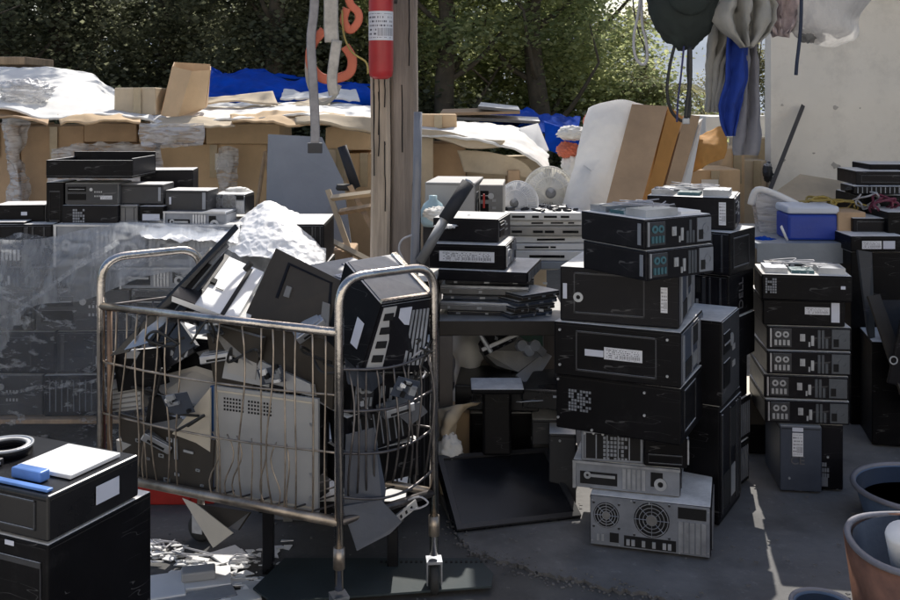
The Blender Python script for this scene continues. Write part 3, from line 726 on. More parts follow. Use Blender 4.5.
bo = solo('roof_beam', MB().rbox(-1.2, 3.6, 4.17, 4.29, 2.15, 2.3, .006), M['wood'], 'weathered timber roof beam above the hanging bags', 'beam')
aw = thing('shade_sheet', 'unseen corrugated sheet on two rafters, added to shade the ground', 'shade_sheet', (0, 0, 0))  # unseen sheet and rafters added to shade the ground beside the tall stack
for x in (.6, 1.1): MB().tube([(x, 4.2, 2.33), (x, 5.9, 2.42)], .03, 4).build('rafter', M['batten'], aw)
MB().sheet([[(x*.04+.58, 4.85, 2.41+.012*math.cos(x*1.6)) for x in range(14)], [(x*.04+.58, 5.8, 2.46+.012*math.cos(x*1.6)) for x in range(14)]], .004, 0, 1, 0, 1).build('sheeting', M['steel'], aw, True)
rf = thing('shed_roof', 'corrugated metal roof over the white wall', 'roof', (1.9, 5.0, 2.75))
mb = MB(); rows = [[(x*.05, 0, .02*math.cos(x*1.2)) for x in range(90)], [(x*.05, 3.4, .3+.02*math.cos(x*1.2)) for x in range(90)]]
mb.sheet(rows, .004, 0, 1, 0, 1); mb.build('sheeting', M['steel'], rf, True)
for x in (.1, 2.2, 4.2): MB().rbox(x, x+.08, 0, 3.4, -.12, -.04, .004).build('rafter', M['batten'], rf)

# post
def post(px0, px1, Y, dep, top, bot=0):
    x0, x1 = GX(px0, Y), GX(px1, Y); mb = MB(); seg = 40
    rows = []
    ring_ = [(x0,0),(x0+.012,-.012),((x0+x1)/2,-.014),(x1-.012,-.012),(x1,0),(x1,dep),((x0+x1)/2,dep),(x0,dep)]
    o = 0; n_ = len(ring_)
    for k in range(seg+1):
        z = bot+(top-bot)*k/seg
        for (x, y) in ring_:
            mb.v.append((x+noise.noise(Vector((x*9,y*9,z*2)))*.006, Y+y+noise.noise(Vector((x*9+3,y*9,z*2)))*.006, z))
    for k in range(seg):
        for i in range(n_): mb.f.append((k*n_+i, k*n_+(i+1) % n_, (k+1)*n_+(i+1) % n_, (k+1)*n_+i))
    return mb
YP = 4.15
pt = thing('wooden_post', 'weathered wooden roof post carrying the red extinguisher', 'post', (0,0,0))
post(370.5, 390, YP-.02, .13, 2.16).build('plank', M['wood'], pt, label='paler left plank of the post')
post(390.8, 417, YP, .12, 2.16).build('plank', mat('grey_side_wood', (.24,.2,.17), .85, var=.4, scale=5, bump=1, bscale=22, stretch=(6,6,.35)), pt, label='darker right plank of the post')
fb = thing('fill_wall', 'unseen pale wall added behind the camera to bounce fill light', 'fill wall', (-14, -7, -.02))  # unseen wall added to throw sunlight back as fill
MB().box(0, 28, -.3, 0, 0, 6.2).build('wall', mat('fill_wall_render', (.74,.7,.63), .85, var=.1, scale=1), fb)
for k in range(4): MB().box(2.5+6.5*k, 5.2+6.5*k, .001, .05, 0, 2.8).build('fill_wall_panel', M['lgrey'], fb)
mb = MB()
for k in range(9):
    px = rnd.choice((374,379,385,396,402,409,413)); z0 = rnd.uniform(.7,1.7); x = GX(px, 4.12); yy = 4.113 if px < 390 else 4.133
    MB().tube([(x+rnd.uniform(-.002,.002), yy, z0+q*rnd.uniform(.05,.08)) for q in range(6)], .0022, 4).build('crack', M['hole'], pt)
# extinguisher
YE = 4.02; px_ = 381; x = GX(px_, YE)
ex = thing('fire_extinguisher', 'red fire extinguisher with printed paper label hung on the wooden post', 'fire extinguisher', (x, YE, P(0,79,YE).z))
r_ = 12.3*YE/F
MB().lathe([(0,.0),(r_*.55,0),(r_*.92,.012),(r_,.035),(r_,.36),(r_*.9,.4),(r_*.5,.43),(r_*.3,.44),(r_*.3,.47)], n=32).build('cylinder', M['red'], ex, True)
mb = MB(); o_ = []
for k in range(15):
    a = R(-165+k*11); 
    for z in (.154, .27): o_.append((math.cos(a)*(r_+.001), math.sin(a)*(r_+.001), z))
mb.add(o_, [(2*k, 2*k+2, 2*k+3, 2*k+1) for k in range(14)]); pl_ = mb.build('paper_label', M['sticker'], ex, True)
ul = pl_.data.uv_layers.new(name='UVMap')
for lp in pl_.data.loops: ul.data[lp.index].uv = ((lp.vertex_index//2)/14, lp.vertex_index % 2)
MB().tube(smooth_pts([(.02,-.01,.46),(.07,-.03,.42),(.06,-.03,.3)]), .007, 8).build('hose', M['cable'], ex, True)
MB().box(-.01,.01,r_-.002,r_+.03,.2,.36).build('bracket', M['steel'], ex)
# hanging straps left of the post
YS = 3.85
def ribbon(pts, wd, th=.003, up=(0,1,0)):
    return MB().tube(smooth_pts(pts, 5), th, 8, flat=wd/th, up=up)
hs = thing('safety_harness', 'orange and grey webbing harness hanging left of the post', 'harness', P(335,-40,YS))
bz = hs.location
def L(pts, Y=YS): return [P(a, b_, (c[0] if c else Y))-bz for a, b_, *c in pts]
ribbon(L([(316,-40),(314,10),(311,40),(313,80),(315,120),(315,143)]), .018).build('strap', M['strap'], hs, True)
ribbon(L([(330,-40,3.8),(331,0,3.8),(331,25,3.8),(332,42,3.8)]), .028).build('strap', M['strapl'], hs, True, label='wide pale strap end')
ribbon(L([(337,40,3.78),(334,60,3.78),(332,80,3.78),(334,95,3.78)]), .02).build('strap', M['strapl'], hs, True)
ribbon(L([(312,30,3.9),(307,60,3.9),(309,85,3.9),(320,103,3.9),(333,98,3.9),(340,85,3.9)]), .008, .002).build('loop', M['palecloth'], hs, True)
ribbon(L([(324,30,3.88),(312,45,3.88),(311,65,3.88),(322,78,3.88),(338,78,3.88),(350,72,3.88),(352,58,3.88),(345,46,3.88)]), .019).build('shoulder_loop', M['orange'], hs, True)
ribbon(L([(346,-40,3.86),(349,0,3.86),(358,12,3.86),(358,22,3.86),(350,30,3.86),(344,20,3.86),(347,8,3.86)]), .016).build('chest_loop', M['orange'], hs, True)
MB().tube(smooth_pts(L([(342,10,3.84),(344,35,3.84),(352,52,3.84),(366,62,3.84),(368,74,3.84)])), .004, 6).build('cord', M['cabley'], hs, True)
MB().rbox(-.028,.028,-.004,.004,-.02,.02,.004, Matrix.Translation(P(315,148,YS)-bz)).build('buckle', M['dgrey'], hs)

# backpack, clothes, bags on the beam
YB = 4.0
def drape(rows, Y, nf, amp, seed, th=.006, m='greycloth', name='cloth', cr=.01, sub=10):
    r = random.Random(seed); out = []; ncol = 26; ph = r.uniform(0,6)
    for (py, a, b_) in rows:
        row = []
        for i in range(ncol+1):
            u = i/ncol; px = a+(b_-a)*u
            yy = Y+amp*math.sin(u*nf*2*math.pi+ph+py*.01)+.4*amp*math.sin(u*nf*5+py*.03+seed)
            row.append(P(px, py, yy)) if 0 else row.append(Vector((GX(px, Y), yy, P(px, py, Y).z)))
        out.append(row)
    mb = MB(); mb.sheet(out, th, cr, 9, seed, 1) if 0 else None
    # resample vertically
    mb = MB(); rr = []
    for j in range(len(out)-1):
        n_ = max(1, int(abs(rows[j+1][0]-rows[j][0])/5))
        for k in range(n_):
            rr.append([out[j][i].lerp(out[j+1][i], k/n_) for i in range(ncol+1)])
    rr.append(out[-1]); mb.sheet(rr, th, cr, 10, seed, 1); return mb
bk = thing('backpack', 'dark green backpack hanging above the leaning cardboard', 'backpack', P(684, 0, YB))
MB().blob((0,0,.05), (.152,.11,.245), .07, 2.5, 4, 36, 26).build('bag_body', M['bag'], bk, True)
def LB(pts, Y=YB): return [P(a, b_, c[0] if c else Y)-bk.location for a, b_, *c in pts]
MB().tube(smooth_pts(LB([(675,44),(670,65),(667,90),(671,110),(680,120),(688,119),(690,100),(688,70),(689,46)])), .0065, 8, flat=1.6).build('shoulder_strap', M['cable'], bk, True)
MB().tube(smooth_pts(LB([(684,46,3.93),(681,75,3.93),(678,100,3.93),(677,122,3.93)])), .004, 6).build('strap_end', mat('purple_blue_strap', (.05,.05,.14), .7), bk, True)
MB().tube(smooth_pts(LB([(690,46,3.9),(690,80,3.9),(687,105,3.9),(686,118,3.9)])), .009, 6).build('shoulder_strap', M['cable'], bk, True)
MB().rbox(-.013,.013,-.008,.008,-.012,.012,.003, Matrix.Translation(P(686,121,3.9)-bk.location)).build('buckle', M['portw'], bk)
MB().blob((.0,-.1,.03), (.09,.03,.1), .06, 3, 9, 20, 14).build('front_pocket', M['bag'], bk, True)
solo('hanging_cable', MB().tube(smooth_pts([P(a,b_,4.05) for a, b_ in ((640,-60),(640,0),(634,35),(635,55),(641,64),(647,60),(646,40),(642,20),(641,-40))]), .006, 7), M['cablep'], 'pale looped cable hanging left of the dark backpack', 'cable', smooth=True)
solo('dangling_cord', MB().tube(smooth_pts([P(a,b_,4.08) for a, b_ in ((632,-60),(633,0),(638,30),(645,48),(647,62))]), .003, 6), M['cable'], 'thin dark cord hanging beside the pale looped cable', 'cord', smooth=True)
solo('shirt', drape([(-60,712,770),(-10,706,772),(20,709,765),(40,710,752),(65,708,728),(95,708,724),(112,706,722)], 4.12, 4, .03, 3, cr=.012), M['palecloth'], 'pale grey shirt bunched over the beam right of the backpack', 'shirt', 'clothes hanging on the beam', True)
solo('jacket', drape([(-60,728,742),(20,727,745),(45,725,750),(80,724,749),(105,718,742),(125,719,738),(136,724,735)], 4.0, 1.6, .02, 5), M['bluecloth'], 'bright blue garment hanging between the grey clothes', 'garment', 'clothes hanging on the beam', True)
solo('trousers', drape([(-60,735,752),(20,738,754),(60,742,757),(110,740,760),(150,733,761),(155,734,759)], 4.06, 1.7, .02, 8), M['greycloth'], 'grey trousers with the longest legs hanging beside the white wall', 'trousers', 'clothes hanging on the beam', True)
solo('rag', drape([(-60,738,756),(-20,728,766),(5,719,777),(20,717,777),(32,724,769),(40,733,760),(47,741,752)], 3.92, 3.4, .035, 21, cr=.022), M['palecloth'], 'crumpled pale cloth ending in a point above the blue garment', 'cloth', 'clothes hanging on the beam', True)
M['pinkbag'] = mat('pinkish_mottled_plastic', (.42,.34,.34), .4, var=.5, scale=16, bump=.6, bscale=25)
solo('plastic_bag', drape([(-60,775,788),(-20,768,798),(0,764,803),(14,763,803),(26,767,797),(36,774,788)], 3.98, 2.6, .03, 27, cr=.025), M['pinkbag'], 'mottled reddish white plastic bag in the middle of the hanging bundle', 'plastic bag', 'plastic bags hanging on the beam', True)
pb = thing('plastic_bag', 'large translucent grey plastic bag hanging before the wall', 'plastic bag', P(825, 5, 4.0), 0, 'plastic bags hanging on the beam')
MB().blob((0,0,.03), (.165,.1,.2), .1, 2.0, 22, 64, 44, ridge=False, shape=lambda v: Vector((v.x*(1+.18*math.sin(v.z*5)), v.y, v.z-.12*v.x))).build('bag', M['thinbag'], pb, True)
MB().blob((.06,-.0,.06), (.085,.05,.12), .12, 2.5, 23, 40, 30, ridge=False).build('contents', M['greycloth'], pb, True)
MB().blob((-.06,.0,-.1), (.05,.05,.05), .2, 3, 25, 20, 14).build('contents', M['mgrey'], pb, True)
MB().tube(smooth_pts([P(a,b_,3.88)-pb.location for a, b_ in ((802,-40),(801,20),(799,45),(797,62),(796,75))]), .007, 7).build('strap', mat('dark_blue_strap', (.02,.03,.06), .7), pb, True)

# ================================================================== FAR HEAP: LEFT
def cbox(px0, px1, py0, py1, Y, dep, label, m='card', yaw=0, name='cardboard_box', cat='cardboard box', group='cardboard boxes in the far heap', floor=False, tape=True, flaps=0, lab=None):
    x0 = GX(px0, Y); wd = GX(px1, Y)-x0; z1 = P(0, py0, Y).z; z0 = 0 if floor else P(0, py1, Y).z
    t = thing(name, label, cat, (x0, Y, z0), R(yaw), group); h = z1-z0
    mb = MB(); mb.rbox(0, wd, 0, dep, 0, h, .008)
    for v in range(len(mb.v)):
        p = Vector(mb.v[v]); q = p+Vector((x0, Y, z0)); dlt = noise.noise(q*2.1)*.012
        mb.v[v] = (p.x+dlt, p.y+dlt, p.z+(dlt if p.z > h*.5 else 0))
    mb.build('carton', M[m], t)
    if tape:
        MB().box(wd*.47, wd*.47+.05, -.016, -.012, max(0, h-.22), h-.004).build('tape', mat_tape, t)
    if lab:
        u, v, su, sv = lab; MB().box(u*wd, (u+su)*wd, -.017, -.013, v*h, (v+sv)*h).build('paper_label', M['papers'], t)
    for k in range(flaps):
        x = (0 if k % 2 == 0 else wd); s = (-1 if k % 2 == 0 else 1)
        MB().add([(x,0,h),(x,dep,h),(x+s*.12,dep,h+.06*(k-.5)),(x+s*.12,0,h+.02)], [(0,1,2,3)]).build('flap', M[m], t)
    return t
mat_tape = mat('brown_parcel_tape', (.42,.34,.22), .2, var=.2)
YL = 6.6
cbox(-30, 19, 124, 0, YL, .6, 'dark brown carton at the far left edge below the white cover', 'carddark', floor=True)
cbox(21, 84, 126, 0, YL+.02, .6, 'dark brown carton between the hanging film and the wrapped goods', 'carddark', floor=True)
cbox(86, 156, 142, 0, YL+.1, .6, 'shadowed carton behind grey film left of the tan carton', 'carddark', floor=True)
cbox(160, 267, 144, 0, YL, .6, 'wide tan carton with a white paper label', 'card', floor=True, lab=(.52,.86,.16,.09))
cbox(84, 137, 123, 142, YL-.03, .5, 'low carton tray directly above the grey film wrapped goods', 'carddark', tape=False, group='low cartons under the cover sheet')
cbox(139, 204, 123, 143, YL-.04, .5, 'low tape wrapped carton in the middle of the row under the cover', 'card', group='low cartons under the cover sheet')
cbox(206, 280, 124, 144, YL-.03, .5, 'low tan carton right of the taped one under the cover', 'card', tape=False, group='low cartons under the cover sheet')
solo('plastic_drape', MB().sheet([[P(2,118,6.5),P(14,118,6.45),P(30,119,6.5)],[P(4,150,6.5),P(12,150,6.4),P(22,152,6.5)],[P(8,180,6.5),P(18,180,6.4),P(26,182,6.5)],[P(12,240,6.5),P(20,240,6.42),P(28,240,6.5)]], 0, .05, 6, 4, 14, crease=True), M['bagfilm'], 'twisted clear plastic film hanging from the cover at the far left', 'plastic film', smooth=True)
solo('plastic_drape', MB().sheet([[P(55,150,6.45),P(80,145,6.4),P(120,143,6.4),P(160,148,6.45)],[P(52,175,6.4),P(80,175,6.3),P(120,172,6.3),P(164,176,6.4)],[P(50,240,6.4),P(80,240,6.3),P(120,240,6.3),P(166,240,6.4)]], 0, .06, 5, 8, 14, crease=True), M['bagfilm'], 'grey crumpled film sheet covering goods behind the stacked computers', 'plastic film', smooth=True)
# covers
def cover(rows, seed, label, m='papers', amp=.022, th=.012, freq=3.5, sub=14, name='cover_sheet', cat='cover sheet', group='sheets covering the far heap'):
    return solo(name, MB().sheet([[P(*q) for q in r] for r in rows], th, amp, freq, seed, sub, crease=(m in ('tarp', 'papers'))), M[m], label, cat, group, True)
cover([[(-30,106,6.2),(15,109,6.2),(45,117,6.2),(90,114,6.2),(122,115,6.2),(155,121,6.15)],
       [(-30,95,6.6),(15,96,6.6),(45,100,6.6),(90,103,6.6),(122,106,6.6),(155,112,6.6)],
       [(-30,75,7.3),(15,75,7.3),(50,76,7.3),(88,82,7.3),(115,96,7.3),(150,106,7.3)],
       [(-30,66,7.8),(15,66,7.8),(50,66,7.8),(88,73,7.8),(108,86,7.8),(140,103,7.8)]], 2, 'white sheet humped over the left end of the far heap')
cover([[(150,121,6.16),(200,120,6.15),(250,117,6.18),(300,114,6.15),(340,118,6.1),(378,119,6.1)],
       [(150,112,6.7),(200,112,6.7),(250,110,6.7),(300,106,6.7),(340,108,6.7),(378,109,6.7)],
       [(150,105,7.4),(200,103,7.4),(250,102,7.4),(300,101,7.4),(340,103,7.4),(378,105,7.4)]], 5, 'flat pale board laid over the tan cartons left of the post')
solo('plastic_film', MB().blob(P(25,92,6.5), (.16,.16,.09), .3, 2.6, 6, 30, 20), M['bagfilm'], 'crumpled grey plastic lying on the white humped sheet', 'plastic film', smooth=True)
solo('wooden_board', MB().rbox(P(-25,0,8.2).x, P(30,0,8.2).x, 8.1, 8.7, P(0,65,8.2).z, P(0,57,8.2).z, .01), M['batten'], 'short pale wooden slats on top of the heap at the far left', 'slats')
cbox(115, 157, 87, 115, 6.45, .34, 'small closed grey brown carton on the white sheet', 'cardpale', yaw=-4, group='cartons on the cover sheet')
# tall open carton leaning
t = thing('cardboard_box', 'tall open carton tilted beside the small closed one', 'cardboard box', P(161,116,6.4), R(8), 'cartons on the cover sheet')
def LL(*q): return P(*q)-P(161,116,6.4)
T2 = Matrix.Rotation(R(-8), 4, 'Z')
for q, mm in (([(161,116,6.4),(178,117,6.3),(190,116,6.3),(205,108,6.42),(210,70,6.42),(192,71,6.32),(172,66,6.4)], 'card'),
          ([(205,108,6.45),(207,105,6.7),(210,66,6.7),(210,70,6.42)], 'carddark'),
          ([(161,113,6.45),(168,105,6.75),(174,62,6.75),(172,67,6.42)], 'carddark'),
          ([(174,62,6.78),(210,64,6.72),(207,105,6.72),(168,105,6.77)], 'card')):
    MB().poly([T2 @ LL(*k) for k in q], .006).build('side_wall', M[mm], t)
cover([[(165,104,7.9),(230,104,7.9),(300,106,7.9),(378,108,7.9)],[(168,84,8.1),(230,90,8.0),(300,88,8.0),(378,92,8.0)],[(172,68,8.5),(205,66,8.6),(232,73,8.7),(262,76,8.8),(320,76,8.8),(378,80,8.8)][:4],[(175,68,9.2),(230,74,9.3),(300,76,9.3),(378,79,9.3)]], 7, 'blue tarpaulin spread over the heap between the open carton and the post', 'tarp', .09, .008, 2.4, 14, 'tarpaulin', 'tarpaulin', 'blue tarpaulins')
cover([[(205,103,6.9),(240,102,6.9),(278,104,6.9)],[(208,97,7.1),(245,95,7.1),(273,92,7.1)]], 3, 'bent cardboard flap lying in front of the left blue tarpaulin', 'cardpale', .02, .01, 4, 6, 'cardboard_sheet', 'cardboard sheet', 'loose cardboard sheets')
cover([[(275,108,6.9),(300,106,6.9),(330,105,6.9)],[(268,100,7.2),(300,101,7.2),(330,98,7.2)]], 13, 'small creased cardboard sheet on the pale board left of the harness', 'cardpale', .03, .01, 4, 6, 'cardboard_sheet', 'cardboard sheet', 'loose cardboard sheets')
for k, (q, mm, lb) in enumerate((([[(60,124,6.1),(100,121,6.08),(140,124,6.1)],[(58,117,6.3),(100,113,6.35),(142,116,6.3)]], 'card', 'tan cardboard sheet sagging over the low trays at the left'),
  ([[(150,127,6.08),(190,124,6.05),(235,126,6.05)],[(152,118,6.3),(190,117,6.3),(233,117,6.3)]], 'cardpale', 'pale cardboard sheet under the tall open carton'),
  ([[(232,123,6.06),(270,119,6.04),(310,124,6.05),(345,123,6.05)],[(230,115,6.3),(270,112,6.3),(310,114,6.3),(345,114,6.3)]], 'card', 'tan cardboard sheet under the pale board left of the post'),
  ([[(-20,112,6.12),(10,117,6.1),(48,124,6.1)],[(-20,106,6.4),(10,109,6.4),(50,115,6.4)]], 'carddark', 'brown cardboard sheet under the white hump at the far left'),
  ([[(280,98,7.2),(320,96,7.2),(360,99,7.2)],[(284,90,7.5),(322,91,7.5),(356,88,7.5)]], 'papers', 'white paper sheet lying before the left blue tarpaulin'))):
    cover(q, 50+k, lb, mm, .035, .012, 4, 12, 'cardboard_sheet', 'cardboard sheet', 'loose cardboard sheets')
solo('plastic_film', MB().sheet([[P(140,123,6.0),P(170,124,5.98),P(204,123,6.0)],[P(139,134,6.0),P(170,136,5.96),P(205,134,6.0)],[P(141,146,6.0),P(170,147,5.98),P(203,145,6.0)]], 0, .03, 9, 7, 16, crease=True), M['bagfilm'], 'wrinkled clear film round the low taped carton', 'plastic film', smooth=True)
solo('plastic_film', MB().sheet([[P(218,148,6.5),P(228,146,6.48),P(238,149,6.5)],[P(217,170,6.5),P(228,172,6.46),P(238,170,6.5)],[P(219,192,6.5),P(228,193,6.48),P(237,191,6.5)]], 0, .03, 9, 12, 14, crease=True), M['bagfilm'], 'wrinkled clear pouch taped on the wide tan carton', 'plastic film', smooth=True)
# grey board + frames behind the cart
solo('grey_board', MB().poly([P(268,134,5.9),P(322,137,5.9),P(343,180,5.75),P(352,250,5.6),P(300,262,5.5),P(265,250,5.6)], .03), mat('grey_fibre_board', (.3,.31,.33), .6, var=.1, scale=3), 'large grey flat board leaning left of the post', 'board')
for q, lb in (([(265,152,6.2),(258,200,6.0),(256,215,6.0)], 'left thin raw wooden stick leaning beside the grey board'), ([(266,152,6.2),(271,190,6.0),(274,215,6.0)], 'right thin raw wooden stick leaning beside the grey board')):
    solo('stick', MB().tube([P(*k) for k in q], .012, 6), M['batten'], lb, 'stick', 'sticks by the grey board')
cbox(326, 372, 127, 150, 6.3, .4, 'tan carton edge under the pale board just left of the post', 'card', group='low cartons under the cover sheet', tape=False)
cbox(328, 346, 148, 0, 6.2, .4, 'narrow pale carton behind the black handle', 'cardpale', floor=True)
cbox(346, 376, 152, 0, 6.35, .4, 'tan carton in the gap between black handle and post', 'card', floor=True)
solo('sheet_stack', MB().sheet([[P(296,120,6.05),P(330,119,6.0),P(378,121,6.05)],[P(296,125,6.0),P(330,127,5.9),P(378,136,6.0)]], .02, .02, 4, 3, 8), M['cardpale'], 'drooping pale cardboard edge above the black handle', 'cardboard sheet', 'loose cardboard sheets', True)
solo('padded_post', MB().tube([P(342,146,5.4),P(350,170,5.4),P(356,188,5.4)], .026, 10, flat=.7), M['grip'], 'short black padded stub standing left of the post', 'padded stub', smooth=True)
solo('round_pad', MB().lathe([(0,0),(.05,0),(.056,.01),(.05,.03),(0,.035)], P(346,190,5.4)), M['rubber'], 'small round black rubber foot under the black handle', 'rubber foot')
for k, (a, b_, c, d_) in enumerate(((328,190,350,252),(350,186,378,240),(332,198,372,193),(340,212,375,206),(322,236,372,262))):
    solo('wooden_batten', MB().tube([P(a,b_,5.35-.05*k),P(c,d_,5.25-.05*k)], .017, 4, flat=1.3), M['batten'] if k % 2 else M['cardpale'],
     ['thin batten slanting down left of the post','second batten slanting against the post','upper short batten lying level beside the post','lower short batten lying level beside the post','long batten at the back edge of the cart'][k], 'wooden batten', 'broken wooden battens by the post')
cbox(330, 352, 252, 300, 5.1, .3, 'brown torn carton behind the cart below the battens', 'carddark', group='cardboard boxes in the far heap', tape=False)

# ================================================================== FAR HEAP: CENTRE
cbox(432, 466, 143, 0, 6.35, .4, 'dark tan carton right of the post below the cream sheet', 'carddark', floor=True, tape=False)
cbox(421, 433, 138, 0, 6.2, .3, 'narrow pale carton corner touching the grey pipe', 'cardpale', floor=True, tape=False)
cbox(467, 546, 158, 0, 6.5, .4, 'cream carton under the drooping sheet behind the fans', 'cardpale', floor=True, tape=False)
cbox(414, 457, 114, 128, 6.25, .35, 'flat tan carton lying on the heap right of the post', 'card', group='low cartons under the cover sheet')
cover([[(416,132,6.0),(450,136,5.95),(490,142,5.95),(525,152,5.95),(551,172,5.95)],
       [(416,126,6.3),(450,126,6.3),(490,129,6.3),(525,137,6.3),(549,158,6.3)],
       [(420,122,6.9),(450,121,6.9),(490,122,6.9),(522,129,6.9),(545,148,6.9)]], 9, 'white cover sheet curving down behind the fans')
cover([[(420,133,5.98),(450,142,5.96),(470,148,5.96),(500,146,5.96)],[(420,128,5.99),(450,132,5.98),(475,138,5.98),(505,141,5.98)]], 19, 'cream bent cardboard edge under the white curving sheet', 'cardpale', .02, .02, 4, 7, 'cardboard_sheet', 'cardboard sheet', 'loose cardboard sheets')
cover([[(458,150,6.1),(490,152,6.05),(520,160,6.05),(533,172,6.05)],[(464,172,6.1),(490,174,6.05),(515,176,6.05),(530,178,6.05)]], 29, 'torn cream board hanging in front of the heap above the grey computer', 'cardpale', .025, .012, 5, 8, 'cardboard_sheet', 'cardboard sheet', 'loose cardboard sheets')
solo('grey_sheet', MB().poly([P(519,128,6.6),P(538,123,6.7),P(549,150,6.5),P(534,152,6.4)], .01), M['sack'], 'small pale grey board standing between white sheet and right tarpaulin', 'board')
cover([[(478,120,7.6),(520,124,7.4),(550,135,7.2),(580,150,7.2)],[(482,112,7.9),(515,112,7.8),(545,118,7.7),(580,130,7.6)],[(490,108,8.4),(518,103,8.4),(545,112,8.4),(578,122,8.2)]], 17, 'blue tarpaulin hump right of the post in front of the green trees', 'tarp', .09, .008, 2.6, 14, 'tarpaulin', 'tarpaulin', 'blue tarpaulins')
solo('tarpaulin', MB().sheet([[P(545,122,7.0),P(560,126,6.9),P(580,132,6.9)],[P(545,150,6.8),P(560,155,6.8),P(580,158,6.8)]], .006, .04, 3, 2, 8), M['tarp'], 'blue tarpaulin flap hanging beside the white bundle', 'tarpaulin', 'blue tarpaulins', True)
for k, (a, b_, c, d_, lb) in enumerate(((440,113,520,111,'thin dark board on top of the heap right of the post'),(478,106,520,110,'short grey board before the hump of the right tarpaulin'),(455,117,540,121,'long grey board laid under the right tarpaulin'))):
    solo('flat_board', MB().poly([P(a,b_,7.2),P(c,d_,7.2),P(c-2,d_-4,7.8),P(a+3,b_-4,7.8)], .02), M['mgrey' if k else 'carddark'], lb, 'board', 'flat boards on the heap')
# white bundle left of sack
for k, (c, r3, mm, nm, lb) in enumerate((((572,133,6.0), (.09,.1,.045), 'papers', 'cloth_bundle', 'rolled white cloth between tarpaulin and woven sack'), ((568,150,6.0), (.07,.1,.05), 'orange', 'cloth_bundle', 'orange brown rag pushed between white rolls'), ((574,168,6.0), (.08,.1,.1), 'papers', 'cloth_bundle', 'crumpled white rag right above the large fan'), ((588,124,6.1),(.03,.04,.06),'orange','cloth_bundle','small bright orange rag beside the top of the woven sack'))):
    solo(nm, MB().blob(P(*c), r3, .25, 2.6, 40+k, 26, 18), M[mm], lb, 'rag', 'rags beside the woven sack', True)
# woven sack
sk = MB()
def sackshape(v):
    f = 1.0-.28*max(0, v.z)-.1*max(0,-v.z); return Vector((v.x*f+.12*v.z, v.y*f, v.z))
sk.sheet([[P(594,114,5.75),P(607,108,5.71),P(622,105,5.71),P(638,107,5.75)],
          [P(588,130,5.7),P(603,128,5.64),P(620,126,5.63),P(636,129,5.7)],
          [P(581,165,5.64),P(597,165,5.56),P(613,164,5.56),P(627,164,5.62)],
          [P(571,200,5.58),P(585,200,5.49),P(600,200,5.5),P(613,200,5.57)],
          [P(564,240,5.55),P(580,240,5.4),P(596,240,5.4),P(606,240,5.55)]], .05, .014, 5, 3, 30, crease=True)
solo('woven_sack', sk, M['sack'], 'tall white woven sack standing left of the leaning cardboard slabs', 'sack', smooth=True)
solo('cover_sheet', MB().sheet([[P(566,215,5.5),P(580,180,5.55),P(584,165,5.55)],[P(586,225,5.45),P(592,190,5.5),P(592,170,5.5)]], .004, .03, 6, 8, 10), M['sack'], 'white plastic tail spreading from the foot of the woven sack', 'plastic sheet', smooth=True)
# leaning slabs
def lean(q, th, m, label):
    solo('cardboard_slab', MB().poly([P(*k) for k in q], th), M[m], label, 'cardboard slab', 'cardboard slabs leaning together')
lean([(632,104,5.65),(668,106,5.65),(638,216,5.2),(603,216,5.2)], .05, 'carddark', 'leftmost and broadest brown slab leaning on the woven sack')
lean([(669,106,5.68),(683,117,5.72),(654,217,5.3),(641,217,5.26)], .05, 'cardorange', 'orange tan slab second from the woven sack')
lean([(685,114,5.75),(700,116,5.8),(672,218,5.35),(657,218,5.3)], .05, 'carddark', 'brown slab third from the woven sack')
lean([(700,122,5.78),(703,118,5.85),(684,218,5.35),(674,218,5.32)], .03, 'papers', 'thin white edged slab rightmost of the leaning ones')
solo('orange_sheet', MB().sheet([[P(688,172,5.7),P(705,165,5.65),P(725,158,5.7)],[P(690,150,5.75),P(708,145,5.7),P(727,140,5.75)],[P(703,134,5.85),P(715,128,5.85),P(724,126,5.85)]], .006, .03, 6, 5, 10), M['cardorange'], 'orange crumpled sheet right of the leaning slabs', 'sheet', smooth=True)
cbox(684, 740, 170, 0, 5.9, .4, 'tan carton below the orange sheet', 'card', floor=True, lab=(.3,.9,.3,.05))
cbox(722, 745, 148, 0, 6.2, .35, 'tan carton hidden partly by the grey trousers', 'card', floor=True)
cbox(744, 772, 138, 165, 6.4, .35, 'pale carton under the white bundle beside the wall', 'cardpale')
cbox(740, 767, 160, 0, 6.25, .4, 'cream carton standing left of the wall edge', 'cardpale', floor=True)
cbox(706, 772, 116, 137, 7.0, .5, 'white topped carton at the back by the wall edge', 'papers', tape=False)
solo('dark_rag', MB().blob(P(768,172,6.1), (.03,.04,.06), .3, 3, 60, 18, 12), M['dgrey'], 'small dark rag wedged at the foot of the wall edge', 'rag', 'rags beside the woven sack', True)

